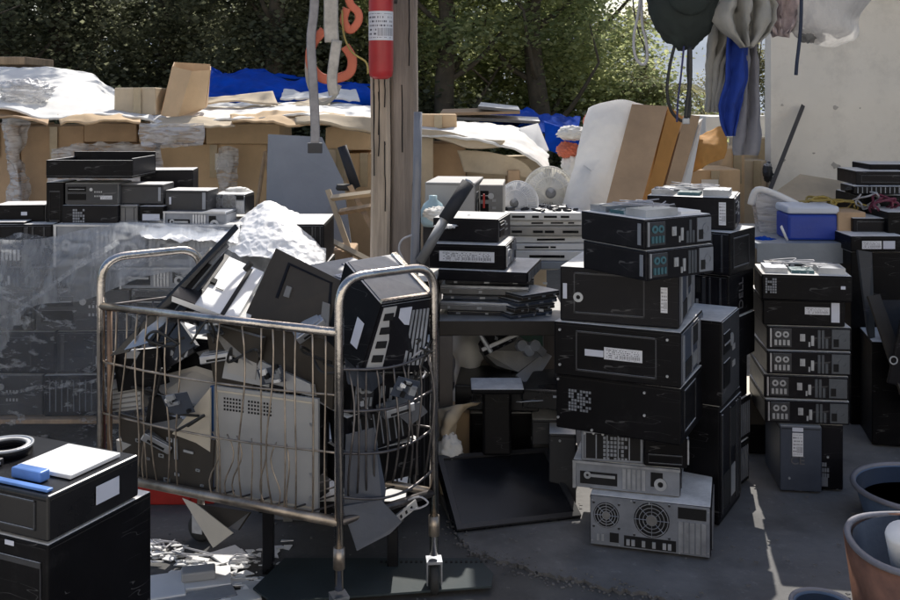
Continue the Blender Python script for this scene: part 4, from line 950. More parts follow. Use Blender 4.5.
# ================================================================== MIDDLE DISTANCE: FANS, SLABS
def fan(px, py, Y, r, m, label, tilt, guard=26):
    c = P(px, py, Y); t = thing('electric_fan', label, 'fan', (c.x, c.y, c.z), R(tilt), 'white electric fans')
    ax = Vector((0,-1,0)); q = ax.to_track_quat('Z','Y')
    mb = MB()
    for k in range(guard*2):
        a = 2*math.pi*k/(guard*2); pts = []
        for j in range(7):
            u = .22+.78*j/6; pts.append((math.cos(a)*r*u, -.055*math.cos(u*math.pi/2)-.01, math.sin(a)*r*u))
        mb.tube(pts, .002, 4, cap=False)
    for rr in (.98, 1.0, .6): mb.tube([(math.cos(a)*r*rr, -.055*math.cos(rr*math.pi/2)-.01, math.sin(a)*r*rr) for a in [i*2*math.pi/32 for i in range(33)]], .003, 5)
    mb.build('front_guard', m, t)
    mb = MB(); mb.lathe([(r,0),(r*.9,-.03),(r*.5,-.06),(r*.15,-.07)], (0,.0,0), 32, ax); mb.build('rear_guard', m, t, True)
    MB().lathe([(0,0),(r*.2,0),(r*.19,.012),(0,.016)], (0,-.062,0), 24, ax).build('badge', M['mgrey'], t, True)
    for k in range(4):
        a = k*math.pi/2+.5; pts = []
        for j in range(7):
            u = j/6; pts.append([(math.cos(a+.9*v-.2)*r*(.2+.65*u), -.03+.03*v, math.sin(a+.9*v-.2)*r*(.2+.65*u)) for v in (0,.5,1)])
        MB().sheet(pts, .002, 0, 1, 0, 3).build('blade', M['white'], t, True)
    return t
f1 = fan(548, 192, 5.6, .145, M['fan'], 'larger white fan facing the camera', 8)
zb = f1.location.z
MB().tube([(0,.05,-.1),(0,.06,-.4)], .022, 10).build('stem', M['fan'], f1, True)
MB().lathe([(0,0),(.1,0),(.1,.02),(.03,.04),(0,.04)], (0,.06,-.43), 24).build('base', M['fan'], f1, True)
MB().blob((0,.07,0), (.05,.07,.05), .02, 2, 1, 20, 14).build('motor', M['fan'], f1, True)
f2 = fan(519, 202, 5.4, .115, M['white'], 'smaller tilted fan half hidden behind the computers', -28)
MB().blob((0,.06,0), (.045,.06,.045), .02, 2, 1, 20, 14).build('motor', M['fan'], f2, True)
MB().tube([(0,.05,-.03),(.01,.08,-.22)], .02, 10).build('stem', M['fan'], f2, True)
# storage table for fans and slabs
tb = thing('work_table', 'grey table hidden under the white flat panels', 'table', (GX(500,5.2), 5.2, 0), 0, 'tables')
MB().rbox(0,.62,0,.75,.62,.66,.005).build('table_top', M['table'], tb)
for x_ in (.03,.59):
    for y_ in (.03,.72): MB().tube([(x_,y_,0),(x_,y_,.62)], .015, 8).build('leg', M['dgrey'], tb)
zt = .662; yt = 5.22
for k, (dy, hh, dx, w_) in enumerate(((0,.055,.0,.44),(.0,.035,.01,.43),(.01,.04,-.005,.44),(.0,.05,.01,.42),(.02,.03,.02,.4),(.0,.045,.0,.42))):
    mb = MB(); x_ = GX(503, yt)+dx
    mb.rbox(0, w_, 0, .5, 0, hh-.003, .006)
    o = thing('equipment_shell', ['lowest white flat equipment shell in the pile before the fans','second white shell from the bottom of the pile before the fans','third white shell from the bottom of the pile before the fans','fourth white shell, second below the debris covered one','white shell directly below the debris covered one','topmost white shell covered with dark scraps before the fans'][k], 'flat shell', (x_, yt+dy, zt), R(rnd.uniform(-3,3)), 'white flat shells piled before the fans')
    mb.build('shell', M['white'] if k != 3 else M['beige'], o)
    mb = MB()
    for q in range(5):
        u = rnd.uniform(.02,.34); mb.box(u, u+rnd.uniform(.02,.07), -.003, .001, hh*.3, hh*.55)
    mb.pieces('opening', M['hole'], o); zt += hh
mb = MB()
for q in range(90):
    s = rnd.uniform(.006,.02); mb.box(-s, s, -s*.6, s*.6, 0, s*.6, Matrix.Translation((GX(505,yt)+rnd.uniform(0,.38), yt+rnd.uniform(.01,.4), zt)) @ Matrix.Rotation(rnd.uniform(0,6),4,'Z') @ Matrix.Rotation(rnd.uniform(-.5,.5),4,'X'))
tag(mb.build('scraps', M['dgrey']), 'dark crumbled scraps scattered on the topmost white shell', 'scraps', kind='stuff')
cbox(508, 520, 170, 200, 6.0, .2, 'small dark carton behind the smaller fan', 'carddark', tape=False)
# ================================================================== MIDDLE PILE (on a dark table)
zT = P(0, 318, 4.0).z
tb = thing('work_table', 'dark topped table carrying the pile of laptops', 'table', (GX(439, 3.95), 3.95, 0), 0, 'tables')
MB().rbox(0, .52, 0, .55, zT-.06, zT, .004).build('table_top', M['blackbrown'], tb)
mtleg = mat('brown_grey_table_leg', (.12,.105,.095), .6, var=.2)
for x_, y_ in ((.0,.0),(.46,.0),(.0,.49),(.46,.49)): MB().rbox(x_, x_+.055, y_, y_+.05, 0, zT-.06, .004).build('leg', mtleg, tb)
z = zT+.001
def laptop(x, y, z, yaw, w, d, h, label, m):
    t = thing('laptop', label, 'laptop', (x, y, z), R(yaw), 'closed laptops piled on the dark table')
    MB().rbox(0, w, 0, d, 0, h*.6, .003).build('base', M[m], t); MB().rbox(0, w, 0, d, h*.62, h, .003).build('lid', M['dgrey' if m != 'mgrey' else 'steel'], t)
    mb = MB()
    for k in range(8):
        u = .03+k*.11*w/.33+rnd.uniform(0,.01); mb.box(u, u+rnd.uniform(.01,.022), -.0015, .001, h*.15, h*.45)
    for k in range(5): mb.box(w-.001, w+.0015, .03+.045*k, .05+.045*k, h*.15, h*.45)
    mb.build('ports', M['portw'], t)
lab = ['bottom laptop of the pile on the dark table, nearly black','second laptop from the bottom of the pile, with a silver lid','third laptop from the bottom of the pile, dark with rows of ports','fourth laptop from the bottom of the pile, grey','fifth laptop from the bottom, directly under the wide black slab']
for k in range(5):
    h_ = (.022,.034,.026,.036,.028)[k]
    laptop(GX(440,4.0)+(.03,.0,.01,.0,.02)[k], 4.06+(.0,-.01,.02,.0,.01)[k], z, (-6,-9,-5,-8,-4)[k], .36, .27, h_, lab[k], ('dgrey','mgrey','slate','mgrey','dgrey')[k]); z += h_+.001
for k in range(4):
    laptop(GX(510,4.0)+.015*k, 3.97-.01*k, zT+.001+.026*k, 28+3*k, .2, .2, .022, ['lowest','second','third','topmost'][k]+' small laptop jutting from the right side of the pile', 'blackbrown' if k % 2 else 'slate')
pc(438, 4.0, z, -14, .36, .36, .045, 'wide thin black slab computer with sunlit top under two small machines', 'black2', [('grille','right',{'n':10})]); z += .047
pc(429, 4.02, z, -12, .31, .27, .098, 'small desktop with long white serial label in the middle pile', 'black', [('sticker','front',{'at':(.5,.5,.72,.42)}),('sff_back','right',{'bright':1})]); z += .1
pc(433, 4.08, z, -14, .27, .25, .095, 'topmost desktop of the middle pile under the black foam grip', 'black2', [('bays','right')])
for k, (c, r3, mm, lb) in enumerate((((436,214,4.2),(.055,.05,.03),'papers','crumpled white paper lying on the topmost desktop of the middle pile'),((468,218,4.15),(.05,.04,.014),'papers','thin torn sheet in front of the foam grip'),((446,226,4.05),(.045,.03,.01),'filmwhite','shiny scrap of film on the edge of the topmost desktop'))):
    solo('paper_scrap', MB().blob(P(*c), r3, .3, 2.5, 70+k, 24, 14), M[mm], lb, 'scrap', 'scraps on the middle pile', True)
solo('white_jug', MB().lathe([(0,0),(.05,0),(.06,.02),(.06,.08),(.045,.11),(.02,.13),(.02,.15),(0,.15)], P(433,226,4.9), 20), mat('pale_blue_jug', (.45,.62,.68), .35), 'pale blue plastic jug behind the middle pile', 'jug', smooth=True)
# grey computer behind
cc = pc(425, 5.0, P(0,222,5.0).z, -8, .25, .4, .2, 'grey box computer standing behind the middle pile', 'lgrey', [('vent','right',{'at':(.4,.5,.5,.5),'n':(4,3)})])
MB().box(.262,.263,0,.1,0,.1).build('edge_strip', M['lgrey'], cc)
pc(479, 4.98, P(0,222,5.0).z, -5, .12, .35, .19, 'beige box computer with dark drive slots beside the grey one', 'beige', [('bays','front',{'pm':'mgrey'})])
solo('red_clip', MB().rbox(-.005,.005,-.005,.005,-.04,.03,.002, Matrix.Translation(P(484,200,4.93))), M['redplastic'], 'thin red strip stuck to the corner of the beige computer', 'strip')
cst = thing('equipment_cabinet', 'low grey cabinet standing behind the middle pile', 'cabinet', (GX(423,4.97), 4.97, 0))
MB().rbox(0,.42,0,.5,0,P(0,222,5.0).z-.003,.006).build('cabinet_body', M['dgrey'], cst); MB().rbox(.03,.39,-.01,0,.1,P(0,222,5.0).z-.1,.003).build('door', M['mgrey'], cst)
# pipe and bar
solo('grey_pipe', MB().tube([P(418,112,3.9),P(417,180,3.88),P(414,275,3.85),Vector((GX(413,3.84),3.84,0))], .0165, 14), M['pvc'], 'vertical grey pipe standing just right of the wooden post', 'pipe', smooth=True)
gb = thing('grip_bar', 'grey steel bar with black foam grip leaning over the middle pile', 'bar', P(420,262,3.82))
p0 = P(420,262,3.82); p1 = P(445,219,3.86)-p0; p2 = P(468,183,3.9)-p0
MB().tube([(0,0,0), p1], .019, 14).build('tube', M['mgrey'], gb, True)
MB().tube([p1*.98, p2], .026, 14).build('foam_grip', M['grip'], gb, True)
MB().tube([p2, p2*1.03], .017, 12).build('end_cap', M['portw'], gb, True)
solo('bent_wire', MB().tube(smooth_pts([P(412,235,3.8),P(402,240,3.8),(P(399,250,3.8)),P(404,262,3.8),P(403,266,3.8)]), .004, 6), M['cablep'], 'bent pale wire in front of the post foot', 'wire', smooth=True)

# under the table
solo('plastic_sack', MB().sheet([[P(453,328,4.35),P(470,326,4.3),P(492,330,4.35)],[P(452,350,4.3),P(470,350,4.22),P(486,350,4.3)],[P(452,388,4.3),P(470,388,4.2),P(479,380,4.3)],[P(452,440,4.3),P(470,440,4.2),P(480,440,4.3)]], .004, .03, 6, 3, 10), M['papers'], 'bright white plastic sheet hanging under the dark table', 'plastic sheet', smooth=True)
solo('green_board', MB().rbox(GX(518,4.7), GX(556,4.7), 4.7, 4.73, 0, P(0,318,4.7).z, .003), M['green'], 'dark green board standing behind the broken printer', 'board')
pr = thing('printer', 'broken open printer tipped on its corner under the dark table', 'printer', P(515,372,4.25))
o0 = P(515,372,4.25)
MB().poly([P(*k)-o0 for k in ((480,350,4.2),(512,332,4.2),(545,352,4.2),(530,374,4.15),(518,372,4.12),(497,366,4.15))], .12).build('casing', M['mgrey'], pr)
MB().poly([P(*k)-o0 for k in ((478,344,4.08),(483,350,4.06),(512,336,4.06),(520,328,4.1),(514,324,4.12),(484,334,4.1))], .04).build('carriage', M['junk'], pr)
MB().tube([P(482,350,4.04)-o0, P(520,333,4.04)-o0], .008, 8).build('rail', M['white'], pr)
MB().tube([P(480,334,4.04)-o0, P(491,352,4.04)-o0], .01, 6).build('side_frame', M['portw'], pr)
for a in ((520,346),(527,351),(533,346)): MB().lathe([(0,0),(.022,0),(.022,.03),(0,.03)], P(*a,4.03)-o0, 16, Vector((.3,-1,.3)).normalized()).build('roller', M['portw'], pr)
MB().poly([P(*k)-o0 for k in ((535,339,4.06),(547,351,4.06),(543,357,4.05),(531,346,4.05))], .02).build('bracket', M['steel'], pr)
solo('side_cover', MB().poly([P(479,352,4.28),P(505,368,4.2),P(494,388,4.15),P(477,390,4.2)], .01), M['blackbrown'], 'dark green brown side cover leaning under the printer', 'cover')
solo('side_cover', MB().poly([P(516,375,4.0),P(545,352,4.12),P(552,356,4.1),P(531,388,3.98)], .008), M['lgrey'], 'grey triangular cover lying beside the broken printer', 'cover')
pc(455, 3.95, P(0,410,3.95).z, -5, .33, .3, .1, 'black open tray under the broken printer', 'glossblack', [('side','front',{'rect':(.2,.6,.3,.8),'latch':0})])
pc(522, 3.8, P(0,408,3.8).z, -14, .17, .3, .075, 'black desktop with scuffed lid beside the tall stack', 'glossblack', [('sticker','front',{'at':(.75,.7,.1,.1)})])
solo('foil_scrap', MB().sheet([[P(516,402,3.78),P(535,401,3.78),P(556,402,3.78)],[P(522,398,3.95),P(540,395,3.95),P(557,394,3.95)]], .003, .008, 9, 3, 8), M['steel'], 'crinkled silver sheet on the scuffed black desktop', 'scrap', smooth=True)
cbox(452, 480, 412, 470, 4.1, .2, 'tan carton under the table beside the torn sack', 'card', group='cartons under the dark table', tape=False)
cbox(511, 529, 418, 470, 4.1, .2, 'small tan carton right of the monitor stand', 'card', group='cartons under the dark table', tape=False)
solo('torn_sack', MB().sheet([[P(439,410,3.9),P(455,406,3.85),P(480,401,3.9)],[P(440,425,3.85),P(448,425,3.8),P(458,418,3.88)],[P(440,455,3.85),P(446,455,3.8),P(452,440,3.85)],[P(440,500,3.85),P(450,500,3.8),P(460,495,3.85)]], .004, .03, 8, 6, 10), M['cardpale'], 'torn shiny tan sack around the table leg', 'sack', smooth=True)
solo('torn_sack', MB().blob(P(450,452,3.8), (.05,.04,.07), .25, 2.6, 77, 24, 16), M['papers'], 'small white torn bag beside the carton under the table', 'bag', smooth=True)
pc(532, 3.85, P(0,445,3.85).z, -4, .17, .25, .1, 'plain dark grey case lying below the scuffed desktop', 'dgrey', [])
pc(549, 3.72, 0, -6, .1, .25, .26, 'upright dark case behind the monitor, left of the tall stack', 'dgrey', [('screws','front',{'at':((.4,.9),)})])
MBx = MB().rbox(GX(532,3.9), GX(578,3.9), 3.9, 4.1, 0, P(0,447,3.87).z, .01); solo('wooden_block', MBx, M['dgrey'], 'dark block holding the plain grey case up', 'block')
MBx = MB().rbox(GX(470,3.98), GX(540,3.98), 4.0, 4.2, 0, P(0,412,3.98).z-.01, .01); solo('black_bin', MBx, M['black'], 'black bin holding up the open tray', 'bin')
# monitor
M['bezelgrey'] = mat('worn_black_bezel', (.035,.035,.038), .35, bump=.05)
mo = thing('monitor', 'black flat monitor leaning back on the ground with its stand upward', 'monitor', P(455,531,3.48))
o0 = P(455,531,3.48); A = Vector((GX(457,3.48),3.48,0)); B = Vector((GX(581,3.6),3.6,0)); Cc = P(547,449,3.86); Dd = P(437,457,3.76)
ux = (B-A); vx = (Dd-A)
def Q(u, v, n=0):
    p = A*(1-u)*(1-v)+B*u*(1-v)+Cc*u*v+Dd*(1-u)*v; nn = ux.cross(vx).normalized(); return p+nn*n-o0
def plate(u0,u1,v0,v1,n0,n1): 
    mb = MB(); mb.add([Q(u0,v0,n0),Q(u1,v0,n0),Q(u1,v1,n0),Q(u0,v1,n0),Q(u0,v0,n1),Q(u1,v0,n1),Q(u1,v1,n1),Q(u0,v1,n1)], [(0,3,2,1),(4,5,6,7),(0,1,5,4),(1,2,6,5),(2,3,7,6),(3,0,4,7)]); return mb
plate(0,1,0,1,-.045,0).build('back_shell', M['glossblack'], mo)
plate(.05,.95,.07,.94,.001,.002).build('screen', M['lens'], mo)
for a in ((0,1,0,.06),(0,1,.95,1),(0,.045,.06,.95),(.955,1,.06,.95)): plate(*a,0,.008).build('bezel', M['bezelgrey'], mo)
MB().rbox(-.055,.055,-.02,.02,0,.25,.01, Matrix.Translation(P(497,455,3.8)-o0) @ Matrix.Rotation(R(-6),4,'X')).build('stand_neck', M['black'], mo)
MB().rbox(-.1,.1,-.06,.1,0,.02,.008, Matrix.Translation(P(497,390,3.8)-o0)).build('stand_foot', M['black'], mo)

# ================================================================== TALL STACK, FRONT
zz = 0
YA = 3.36
pc(590, 3.38, .0, -16, .395, .44, .168, 'bottom machine of the tall stack with two rear fan grilles', 'black2', [('tower_back','front'),('grille','right',{'n':12})])
pc(573, 3.44, .17, -15, .36, .4, .095, 'long silver framed chassis second from the floor in the tall stack', 'black2', [('chassis','front'),('side','right',{'latch':0})])
pc(581, 3.42, .267, -10, .21, .3, .105, 'bare grey metal chassis third from the floor in the tall stack', 'panelsteel', [('grille','front',{'n':5}),('vent','front',{'at':(.55,.45,.4,.8),'n':(7,6)}),('screws','front',{'at':((.06,.9),(.2,.92),(.35,.9))})])
pc(644, 3.37, .267, -12, .14, .36, .104, 'black case beside the bare grey chassis in the tall stack', 'black', [('side','front',{'rect':(.1,.9,.1,.4),'latch':0}),('sff_back','right')])
pc(556, 3.44, .374, -26, .43, .43, .187, 'black tower lying on its side with a square vent pattern', 'black', [('vent','front',{'at':(.2,.55,.19,.4),'n':(8,7)}),('screws','front',{'at':((.72,.85),(.72,.45),(.02,.9),(.02,.2),(.3,.05))}),('side','right',{'rect':(.1,.5,.15,.9),'latch':0})])
pc(554, 3.42, .562, -24, .43, .4, .183, 'black tower lying on its side with two white labels', 'black', [('sticker','front',{'at':(.56,.5,.3,.22)}),('sticker','front',{'at':(.33,.48,.15,.12),'pm':'stickerplain'}),('side','front',{'rect':(.18,.82,.12,.86),'latch':0}),('screws','front',{'at':((.05,.2),(.05,.85),(.9,.85),(.9,.2))}),('bezel','right',{'bright':1})])
pc(560, 3.42, .747, -20, .40, .42, .186, 'black tower with recessed panel and latch, third from the top of the tall stack', 'black2', [('side','front',{'rect':(.12,.72,.15,.9)}),('sticker','front',{'at':(.88,.5,.055,.45)}),('sticker','front',{'at':(.045,.55,.035,.28),'pm':'stickerplain'}),('bezel','right',{'bright':1})])
pc(583, 3.36, .935, -57, .30, .30, .096, 'small desktop with blue ports just under the top of the tall stack', 'black2', [('sff_back','right',{'teal':1}),('sticker','front',{'at':(.94,.5,.05,.7),'pm':'panelsteel'})], group='small desktops crowning the tall stack')
pc(581, 3.36, 1.033, -57, .30, .30, .096, 'topmost small desktop of the front tall stack with its lid off', 'black2', [('sff_back','right',{'teal':1}),('sticker','front',{'at':(.94,.5,.05,.7),'pm':'panelsteel'}),('opentop','top')], group='small desktops crowning the tall stack')

# rear stack
YC = 3.85
names = ['floor tower of the rear stack','second tower from the floor of the rear stack','third tower from the floor of the rear stack','fourth tower from the floor of the rear stack','fifth tower from the floor of the rear stack','sixth tower of the rear stack, below the wide desktop']
z = 0
for k in range(6):
    h_ = .165
    dt = [('bezel' if k > 2 else 'grille','right')]
    if k == 4: dt = [('logo','right',{'at':(.45,.5,.055),'text':'DELL','rot':math.pi/2}),('bezel','front')]
    if k == 2: dt = [('logo','right',{'at':(.4,.5,.055),'text':'DELL','rot':math.pi/2}),('side','front')]
    if k == 5: dt = [('side','right',{'latch':0}),('bezel','front')]
    if k == 3: dt = [('bays','front',{'pm':'black2'}),('sticker','right',{'at':(.1,.5,.04,.7),'pm':'panelsteel'})]
    pc((640,642,638,646,645,646)[k], 3.98+(.0,.02,.0,.01,.02,0)[k], z, -38, .35, .25, h_, 'black '+names[k], 'black', dt, group='black towers in the rear stack'); z += h_+.002
pc(647, 3.93, z, -20, .33, .28, .125, 'wide black desktop crowning the rear stack with a white label', 'black2', [('sticker','front',{'at':(.87,.5,.08,.7)}),('bays','right'),('opentop','top')], group='black towers in the rear stack')
# machines filling between stacks
pc(664, 3.62, 0, -30, .2, .3, .42, 'black tower standing on the floor behind the fan grille machine', 'black', [('bezel','right')])
pc(668, 3.6, .422, -28, .19, .28, .3, 'black tower standing second in the stack behind the labelled towers', 'black', [('bays','right')])

# ================================================================== STACK B
Yb = 3.9
pc(780, 3.84, 0, -7, .155, .3, .25, 'upright slate grey desktop with white label at the foot of the right stack', 'slate', [('sticker','front',{'at':(.42,.72,.26,.36)}),('sticker','front',{'at':(.42,.95,.26,.06),'pm':'stickerplain'}),('logo','front',{'at':(.42,.47,.045),'text':'CE'}),('screws','front',{'at':((.22,.2),)})], group='desktops in the right stack')
pc(812, 3.86, 0, -9, .115, .3, .25, 'upright black desktop with rear sockets at the foot of the right stack', 'black2', [('vent','front',{'at':(.35,.3,.4,.25),'n':(5,3)}),('screws','front',{'at':((.5,.5),)}),('sticker','front',{'at':(.3,.12,.4,.14),'pm':'panelsteel'})], group='desktops in the right stack')
nm = ['lowest of four matching desktops in the right stack','second from below of four matching desktops in the right stack','third from below of four matching desktops in the right stack','highest of four matching desktops in the right stack']
z = .252
for k in range(4):
    pc((765,764,767,767)[k], 3.87+.01*(k % 2), z, (-7,-8,-6,-7)[k], .315, .35, .092, nm[k], 'black2', [('sff_back','front'),('side','right',{'latch':0})], group='desktops in the right stack'); z += .094
pc(763, 3.88, z, -8, .305, .3, .1, 'black desktop with two white labels second from the top of the right stack', 'black', [('sticker','front',{'at':(.66,.6,.3,.28)}),('sticker','front',{'at':(.88,.55,.1,.75),'pm':'stickerplain'})], group='desktops in the right stack'); z += .102
pc(762, 3.86, z, -10, .33, .24, .1, 'topmost black desktop of the right stack with vent square', 'black', [('vent','front',{'at':(.1,.55,.13,.6),'n':(5,6)}),('side','right',{'latch':0}),('sticker','front',{'at':(.9,.55,.05,.12),'pm':'stickerplain'}),('opentop','top')], group='desktops in the right stack')
pc(737, 4.25, 0, -5, .2, .3, .15, 'flat black desktop on the floor between the two stacks', 'black', [('sticker','front',{'at':(.72,.5,.08,.6),'pm':'panelsteel'})])
o = pc(739, 4.15, .153, -5, .13, .3, .12, 'sunlit pale topped box between the two stacks', 'blackbrown', [])
MB().rbox(.005,.125,.005,.29,.1205,.124,.001).build('lid', M['cream'], o)
# thin slabs right of stack B
z = 0
for k in range(13):
    h_ = rnd.uniform(.026,.04)
    t = thing('laptop', ['pile of dark laptops behind the right stack, floor one']*0 or 'dark laptop number in the pile', 'laptop', (GX(843+rnd.uniform(-2,2),4.75), 4.75+rnd.uniform(-.02,.02), z), R(rnd.uniform(-5,5)), 'dark laptops piled behind the right stack')
    t['label'] = 'closed dark laptop in the tall pile right of the right stack'
    MB().rbox(0,.13,0,.2,0,h_-.002,.003).build('base', M[('dgrey','black2','blackbrown')[k % 3]], t)
    MB().box(.01,.12,-.0015,.0,h_*.3,h_*.55).build('port_strip', M['logo'], t); z += h_

# ================================================================== RIGHT TABLE
YT = 4.72
tb = thing('work_table', 'long grey table holding the blue cooler before the wall', 'table', (GX(757,YT), YT, 0), 0, 'tables')
zt = P(0,243,YT).z
MB().rbox(0, 1.6, 0, .75, zt-.03, zt, .004).build('table_top', M['table'], tb)
MB().poly([(0,-.004,zt-.001),(.62,-.004,zt-.001),(.52,-.004,zt-.08),(.36,-.004,zt-.1),(0,-.004,zt-.09)], .004).build('hanging_cover', M['table'], tb)
for x_ in (.05,1.5):
    for y_ in (.04,.68): MB().tube([(x_,y_,0),(x_,y_,zt-.03)], .018, 8).build('leg', M['mgrey'], tb)
t = thing('cooler_box', 'blue picnic cooler with white lid on the grey table', 'cooler', (GX(788,4.8), 4.8, zt+.001), R(-2))
wc = 50*4.8/F
MB().rbox(0, wc, 0, .2, 0, .125, .012).build('tub', M['cooler'], t)
MB().rbox(-.004, wc+.004, -.004, .204, .127, .165, .012).build('lid', M['coolerlid'], t)
MB().tube([(-.012,-.03,.004),(-.05,-.06,.075)], .009, 6, flat=.5).build('handle', M['white'], t, True)
solo('blue_glove', MB().blob(P(763,240,4.85), (.05,.05,.016), .3, 2.6, 91, 24, 14), M['tarp'], 'crumpled blue glove on the grey table left of the cooler', 'glove', smooth=True)
ct = thing('plastic_container', 'clear white plastic tub tipped behind the cooler', 'plastic tub', P(760,240,5.1))
o0 = P(760,240,5.1)
def W(*k): return P(*k)-o0
MB().poly([W(755,200,5.1),W(763,192,5.1),W(810,212,5.05),W(806,240,5.05),W(762,243,5.1)], .25).build('tub', M['bagfilm'], ct)
MB().tube(smooth_pts([W(751,204,5.08),W(757,190,5.05),(W(775,194,5.03)),W(800,206,5.0),W(822,217,5.0)]), .02, 8, flat=.7).build('rim', M['white'], ct, True)
solo('cardboard_sheet', MB().poly([P(772,194,5.4),P(800,174,5.6),P(843,181,5.6),P(842,196,5.4),P(830,203,5.3),P(790,203,5.3)], .008), M['cardpale'], 'flat cardboard piece lying against the wall behind the cables', 'cardboard sheet', 'loose cardboard sheets')
solo('steel_rod', MB().tube([P(770,190,5.9),P(803,106,6.15)], .022, 4, flat=.6), mat('dark_rod', (.06,.055,.055), .5), 'dark flat steel rod leaning on the white wall', 'rod')
def tangle(cx, cy, Y, rx, rz_, n, m, label, r=.006, seed=1):
    rr = random.Random(seed); pts = []
    for k in range(n):
        a = k*.9+rr.uniform(-.3,.3); pts.append(P(cx, cy, Y)+Vector((math.cos(a)*rx*rr.uniform(.4,1), rr.uniform(-.06,.06), math.sin(a)*rz_*rr.uniform(.4,1))))
    solo('cable_coil', MB().tube(smooth_pts(pts, 6), r, 6), M[m], label, 'cable', 'tangled cables on the grey table', True)
tangle(820, 202, 5.0, .1, .03, 42, 'cabley', 'yellow brown tangled cable behind the cooler', .006, 1)
tangle(845, 205, 4.95, .09, .03, 26, 'cabley', 'thin yellow green wires right of the cooler', .004, 2)
tangle(868, 200, 4.9, .07, .05, 22, 'cablep', 'pale looped cable hanging over the black equipment', .0045, 3)
tangle(884, 205, 4.85, .08, .06, 24, 'cabler', 'dark red cable among the black equipment', .006, 4)
tangle(858, 190, 4.98, .08, .03, 26, 'cable', 'black tangled cable lying on the black equipment', .006, 5)
solo('cardboard_tray', MB().rbox(GX(838,4.78), GX(866,4.78), 4.78, 5.0, zt+.002, P(0,212,4.78).z, .006), M['carddark'], 'dark brown tray touching the right side of the cooler', 'tray')
def eq(px0, px1, py0, py1, Y, d, label, m='black', det=(), yaw=0):
    x0 = GX(px0, Y); z0 = P(0,py1,Y).z
    return pc(px0, Y, z0, yaw, GX(px1,Y)-x0, d, P(0,py0,Y).z-z0, label, m, det, group='black equipment on the grey table', name='equipment_box', cat='equipment')
eq(851, 905, 236, 252, 4.6, .3, 'flat black unit with long white label at the table edge', 'black', [('sticker','front',{'at':(.38,.45,.36,.5)}),('sticker','front',{'at':(.7,.45,.22,.5),'pm':'stickerplain'})])
solo('support_shelf', MB().rbox(GX(851,4.62),3.4,4.62,5.0,0,P(0,252,4.6).z-.003,.005), M['black'], 'black cabinet under the labelled flat unit at the right edge', 'cabinet')
eq(853, 890, 218, 235, 4.75, .25, 'black printer shell right of the cooler', 'black2', [('side','front',{'rect':(.1,.9,.2,.8),'latch':0})], yaw=-4)
eq(888, 930, 212, 235, 4.7, .25, 'black box at the right photo edge above the labelled unit', 'black')
eq(854, 905, 186, 194, 4.9, .2, 'long black keyboard like unit near the wall', 'black2', [('grille','front',{'n':10})], yaw=-3)
eq(856, 905, 171, 185, 4.95, .3, 'topmost black unit of the equipment pile by the wall', 'black2', [('side','front',{'rect':(.1,.9,.2,.7),'latch':0})], yaw=-4)
eq(870, 925, 164, 171, 5.05, .25, 'thin black slab on top of the equipment pile', 'black', yaw=-2)
MBq = MB().rbox(GX(858,5.0), 3.4, 4.96, 5.3, zt+.002, P(0,194,5.0).z-.002, .01); solo('black_crate', MBq, M['black'], 'black crate under the keyboard like unit', 'crate')
# leaning dark frames right edge
for k, (q, lb, mm) in enumerate((([(868,296,4.3),(880,294,4.32),(925,420,4.1),(912,425,4.08)], 'dark flat metal bar leaning at the right photo edge', 'blackbrown'),
        ([(882,300,4.4),(930,300,4.4),(930,430,4.2),(905,400,4.2)], 'black side panel leaning behind the metal bar at the right edge', 'black2'),
        ([(858,250,4.5),(872,252,4.5),(876,360,4.4),(868,330,4.4)], 'dark narrow strip hanging below the right table', 'dgrey'))):
    solo('leaning_panel', MB().poly([P(*a) for a in q], .012), M[mm], lb, 'panel', 'dark panels leaning at the right edge')
pn = thing('perforated_sheet', 'perforated dark panel with round hole at the right edge', 'panel', P(893,360,4.15), 0, 'dark panels leaning at the right edge')
MB().rbox(0,.3,0,.02,-.1,.28,.004, Matrix.Rotation(R(12),4,'Y')).build('plate', M['black2'], pn)
mb = MB(); ring(mb, .0,.0,.013,.018, Matrix.Translation((.0,-.003,.0)) @ Matrix.Rotation(R(90),4,'X'), 0,.004,16); mb.build('hole_rim', M['portw'], pn)
for k, (px, py) in enumerate(((878,320),(872,380))):
    pass
pc(872, 4.35, 0, -12, .3, .3, .45, 'black tower standing in the shade at the right photo edge', 'black', [])
# tubs
def tub(px, pyrim, Y, r, h, m, mi, label, rimr=.012, dent=0):
    c = P(px, pyrim, Y); z0 = c.z-h
    t = thing('tub', label, 'tub', (c.x, c.y, z0), 0, 'round tubs in the right corner')
    mb = MB(); mb.lathe([(0,0),(r*.82,0),(r*.86,.02),(r,h),(r-.006,h),(r*.85,.025),(0,.02)], n=48)
    mb.v = [(x+dent*noise.noise(Vector((x*6,y*6,z*4)))*z/h, y+dent*noise.noise(Vector((x*6+9,y*6,z*4)))*z/h, z) for x, y, z in mb.v]
    mb.build('tub_body', M[m], t, True)
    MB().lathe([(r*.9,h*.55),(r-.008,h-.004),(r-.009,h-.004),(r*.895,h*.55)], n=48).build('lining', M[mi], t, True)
    MB().tube([(math.cos(a)*(r+.004), math.sin(a)*(r+.004), h+dent*.3*math.sin(3*a)) for a in [i*2*math.pi/48 for i in range(49)]], rimr, 8).build('rim', M['bucketgrey'], t, True)
    return t
tub(922, 488, 3.55, .225, .125+.0, 'bucketblue', 'tubinside', 'grey blue tub, farther of the two at the right edge', .01)
t = tub(933, 545, 2.62, .205, P(0,545,2.62).z+.018, 'bucketbrown', 'tubinside', 'stained brown bucket with grey rim, nearest at the right edge', .009, .02)
r1 = t
